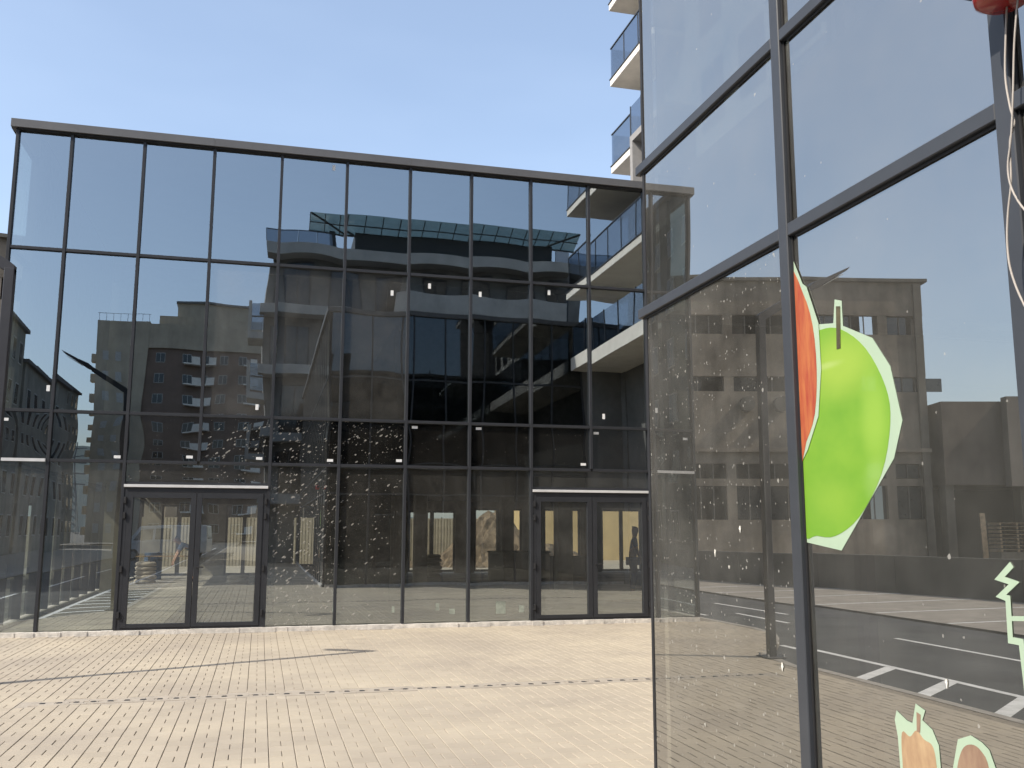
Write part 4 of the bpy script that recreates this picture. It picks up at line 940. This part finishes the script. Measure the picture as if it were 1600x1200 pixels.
for sx in (-0.6, 0.6):
    for sy in (-1, 1): MB().tube([(sx, 0.3*sy, 0.0), (sx, 0.05*sy, 0.72)], 0.03, 4).build('leg', WOOD, tb, local=True)
    MB().box(sx-0.04, sx+0.04, -0.12, 0.12, 0.70, 0.76).build('cross_bar', WOOD, tb, local=True)
for i in range(3): MB().box(-1.0+0.05*i, 0.9-0.04*i, -0.15+0.10*i, -0.06+0.10*i, 0.761, 0.79).build('plank', mat('fresh_pine', (0.52, 0.36, 0.20), 0.8, 0.12, 6), tb, local=True)

# ------------------------------------------------------------------ vehicles in the street (mirrored faintly in the door glass)
RUB = mat('tyre_rubber', (0.02, 0.02, 0.02), 0.9); RIM = mat('wheel_rim', (0.35, 0.35, 0.36), 0.4, metal=0.6)
def vehicle(name, label, cat, loc, rz, L, W, body_prof, cab_prof, paint, side_wins, wheels, wr, inset=0.10):
    v = empty(name, loc, rz, label, cat)
    bm_ = MB().prism(body_prof, 1, -W/2, W/2).build('body', paint, v, local=True, bevel=0.04)
    # greenhouse: tapered
    q = MB(); k = len(cab_prof); zb = min(p[1] for p in cab_prof); zt = max(p[1] for p in cab_prof)
    for s_ in (-1, 1):
        for (x, z) in cab_prof: q.v.append((x, s_*(W/2-0.02-inset*(z-zb)/(zt-zb)), z))
    q.f.append(tuple(range(k))[::-1]); q.f.append(tuple(range(k, 2*k))); q.m += [0, 0]
    for i in range(k): j = (i+1) % k; q.f.append((i, j, k+j, k+i)); q.m.append(0)
    q.build('cabin', paint, v, local=True, bevel=0.03)
    for s_ in (-1, 1):
        for poly in side_wins:
            q = MB()
            for off in (0.004, 0.012):
                for (x, z) in poly: q.v.append((x, s_*(W/2-0.02-inset*(z-zb)/(zt-zb)+off), z))
            n = len(poly); q.f += [tuple(range(n))[::-1], tuple(range(n, 2*n))]+[(i, (i+1) % n, n+(i+1) % n, n+i) for i in range(n)]; q.m += [0]*(n+2)
            q.build('side_window', DARK_W, v, local=True)
        for x in wheels:
            w_ = MB().tube([(x, s_*(W/2-0.20), wr), (x, s_*(W/2+0.015), wr)], wr, 20).build('wheel', RUB, v, local=True)
            MB().tube([(x, s_*(W/2-0.02), wr), (x, s_*(W/2+0.022), wr)], wr*0.6, 16).build('rim', RIM, w_, local=True)
    # windscreens along the sloped cabin edges (first and last segments)
    for (i, j) in ((0, 1), (k-2, k-1)):
        a, b = cab_prof[i], cab_prof[j]; q = MB(); d = Vector((b[0]-a[0], b[1]-a[1])); n = Vector((-d.y, d.x)).normalized()*0.012
        if (i == 0 and n.x > 0) or (i != 0 and n.x < 0): n = -n
        A_ = Vector(a)+d*0.1+n; B_ = Vector(a)+d*0.9+n
        wa = W/2-0.12; wb = W/2-0.10-inset
        if a[1] > b[1]: wa, wb = wb, wa
        q.quad((A_.x, -wa, A_.y), (A_.x, wa, A_.y), (B_.x, wb, B_.y), (B_.x, -wb, B_.y)); q.build('windscreen', DARK_W, v, local=True)
    lamp_m = mat('lamp_glass', (0.6, 0.6, 0.58), 0.2)
    xf = min(p[0] for p in body_prof); zf = 0.72
    for s_ in (-1, 1): MB().box(xf-0.012, xf+0.03, s_*(W/2-0.36), s_*(W/2-0.12), zf-0.07, zf+0.07).build('headlight', lamp_m, v, local=True, bevel=0.01)
    return v
VANP = mat('white_van_paint', (0.66, 0.68, 0.70), 0.35, 0.03, coat=0.6)
vehicle('delivery_van', 'white flat-nosed delivery van parked down the street, mirrored in the left door', 'van', (-5.6, -29.0, -0.1), R(8), 5.0, 1.95,
        [(-2.5, 0.35), (2.5, 0.35), (2.5, 1.1), (-2.0, 1.1), (-2.42, 0.95)], [(-2.0, 1.08), (-1.35, 1.95), (2.42, 2.02), (2.5, 1.08)], VANP,
        [[(-1.65, 1.15), (-1.25, 1.75), (-0.5, 1.78), (-0.5, 1.15)], [(-0.35, 1.15), (-0.35, 1.78), (0.6, 1.80), (0.6, 1.15)]], (-1.6, 1.55), 0.33)
DARKP = mat('dark_green_car_paint', (0.03, 0.045, 0.045), 0.3, 0.05, coat=0.8)
vehicle('parked_car', 'dark hatchback parked across the road, mirrored in the leftmost panes', 'car', (-9.8, -3.0, -0.06), R(88), 4.2, 1.75,
        [(-2.1, 0.25), (2.05, 0.25), (2.1, 0.55), (2.05, 0.92), (-0.9, 0.92), (-1.95, 0.74), (-2.1, 0.6)], [(-1.05, 0.90), (-0.25, 1.42), (1.35, 1.44), (2.0, 0.90)], DARKP,
        [[(-0.75, 0.95), (-0.15, 1.34), (0.45, 1.36), (0.45, 0.95)], [(0.52, 0.95), (0.52, 1.36), (1.25, 1.36), (1.65, 0.95)]], (-1.3, 1.3), 0.31)

# ------------------------------------------------------------------ far ground: pylon and hills
py = empty('power_pylon', (-100, -520, -0.3), label='far lattice power pylon in the mirrored gap between the houses', cat='pylon')
STEEL = mat('galvanised_lattice', (0.16, 0.17, 0.18), 0.6)
for sx in (-1, 1):
    for sy in (-1, 1): MB().tube([(4*sx, 4*sy, 0), (1.2*sx, 1.2*sy, 28), (0.5*sx, 0.5*sy, 46)], 0.3, 4).build('leg', STEEL, py, local=True)
for z in (28, 34, 40): MB().box(-7, 7, -0.4, 0.4, z, z+0.7).build('cross_arm', STEEL, py, local=True)
for i in range(7):
    z0, z1 = i*4.0, i*4.0+4.0; r0 = 4-2.8*z0/28; r1 = 4-2.8*z1/28
    for sy in (-1, 1): MB().tube([(-r0, sy*r0, z0), (r1, sy*r1, z1)], 0.18, 4).build('brace', STEEL, py, local=True); MB().tube([(r0, sy*r0, z0), (-r1, sy*r1, z1)], 0.18, 4).build('brace', STEEL, py, local=True)
HILL = mat('hill_woods', (0.10, 0.13, 0.13), 0.95, 0.15, 0.004)
V = []; F = []; n = 90
for j in range(3):
    for i in range(n+1):
        a = math.pi*2*i/n; r_ = (1500, 1750, 2100)[j]
        z = (-1, 75+35*math.sin(3*a+1)+22*math.sin(7*a+2)+9*math.sin(17*a), -1)[j]; V.append((r_*math.cos(a), r_*math.sin(a), z))
for j in range(2):
    for i in range(n): q = j*(n+1)+i; F.append((q, q+1, q+n+2, q+n+1))
me = bpy.data.meshes.new('hills'); me.from_pydata(V, [], F); me.materials.append(HILL)
for p in me.polygons: p.use_smooth = True
o = bpy.data.objects.new('hills', me); C.objects.link(o); tag(o, kind='structure')
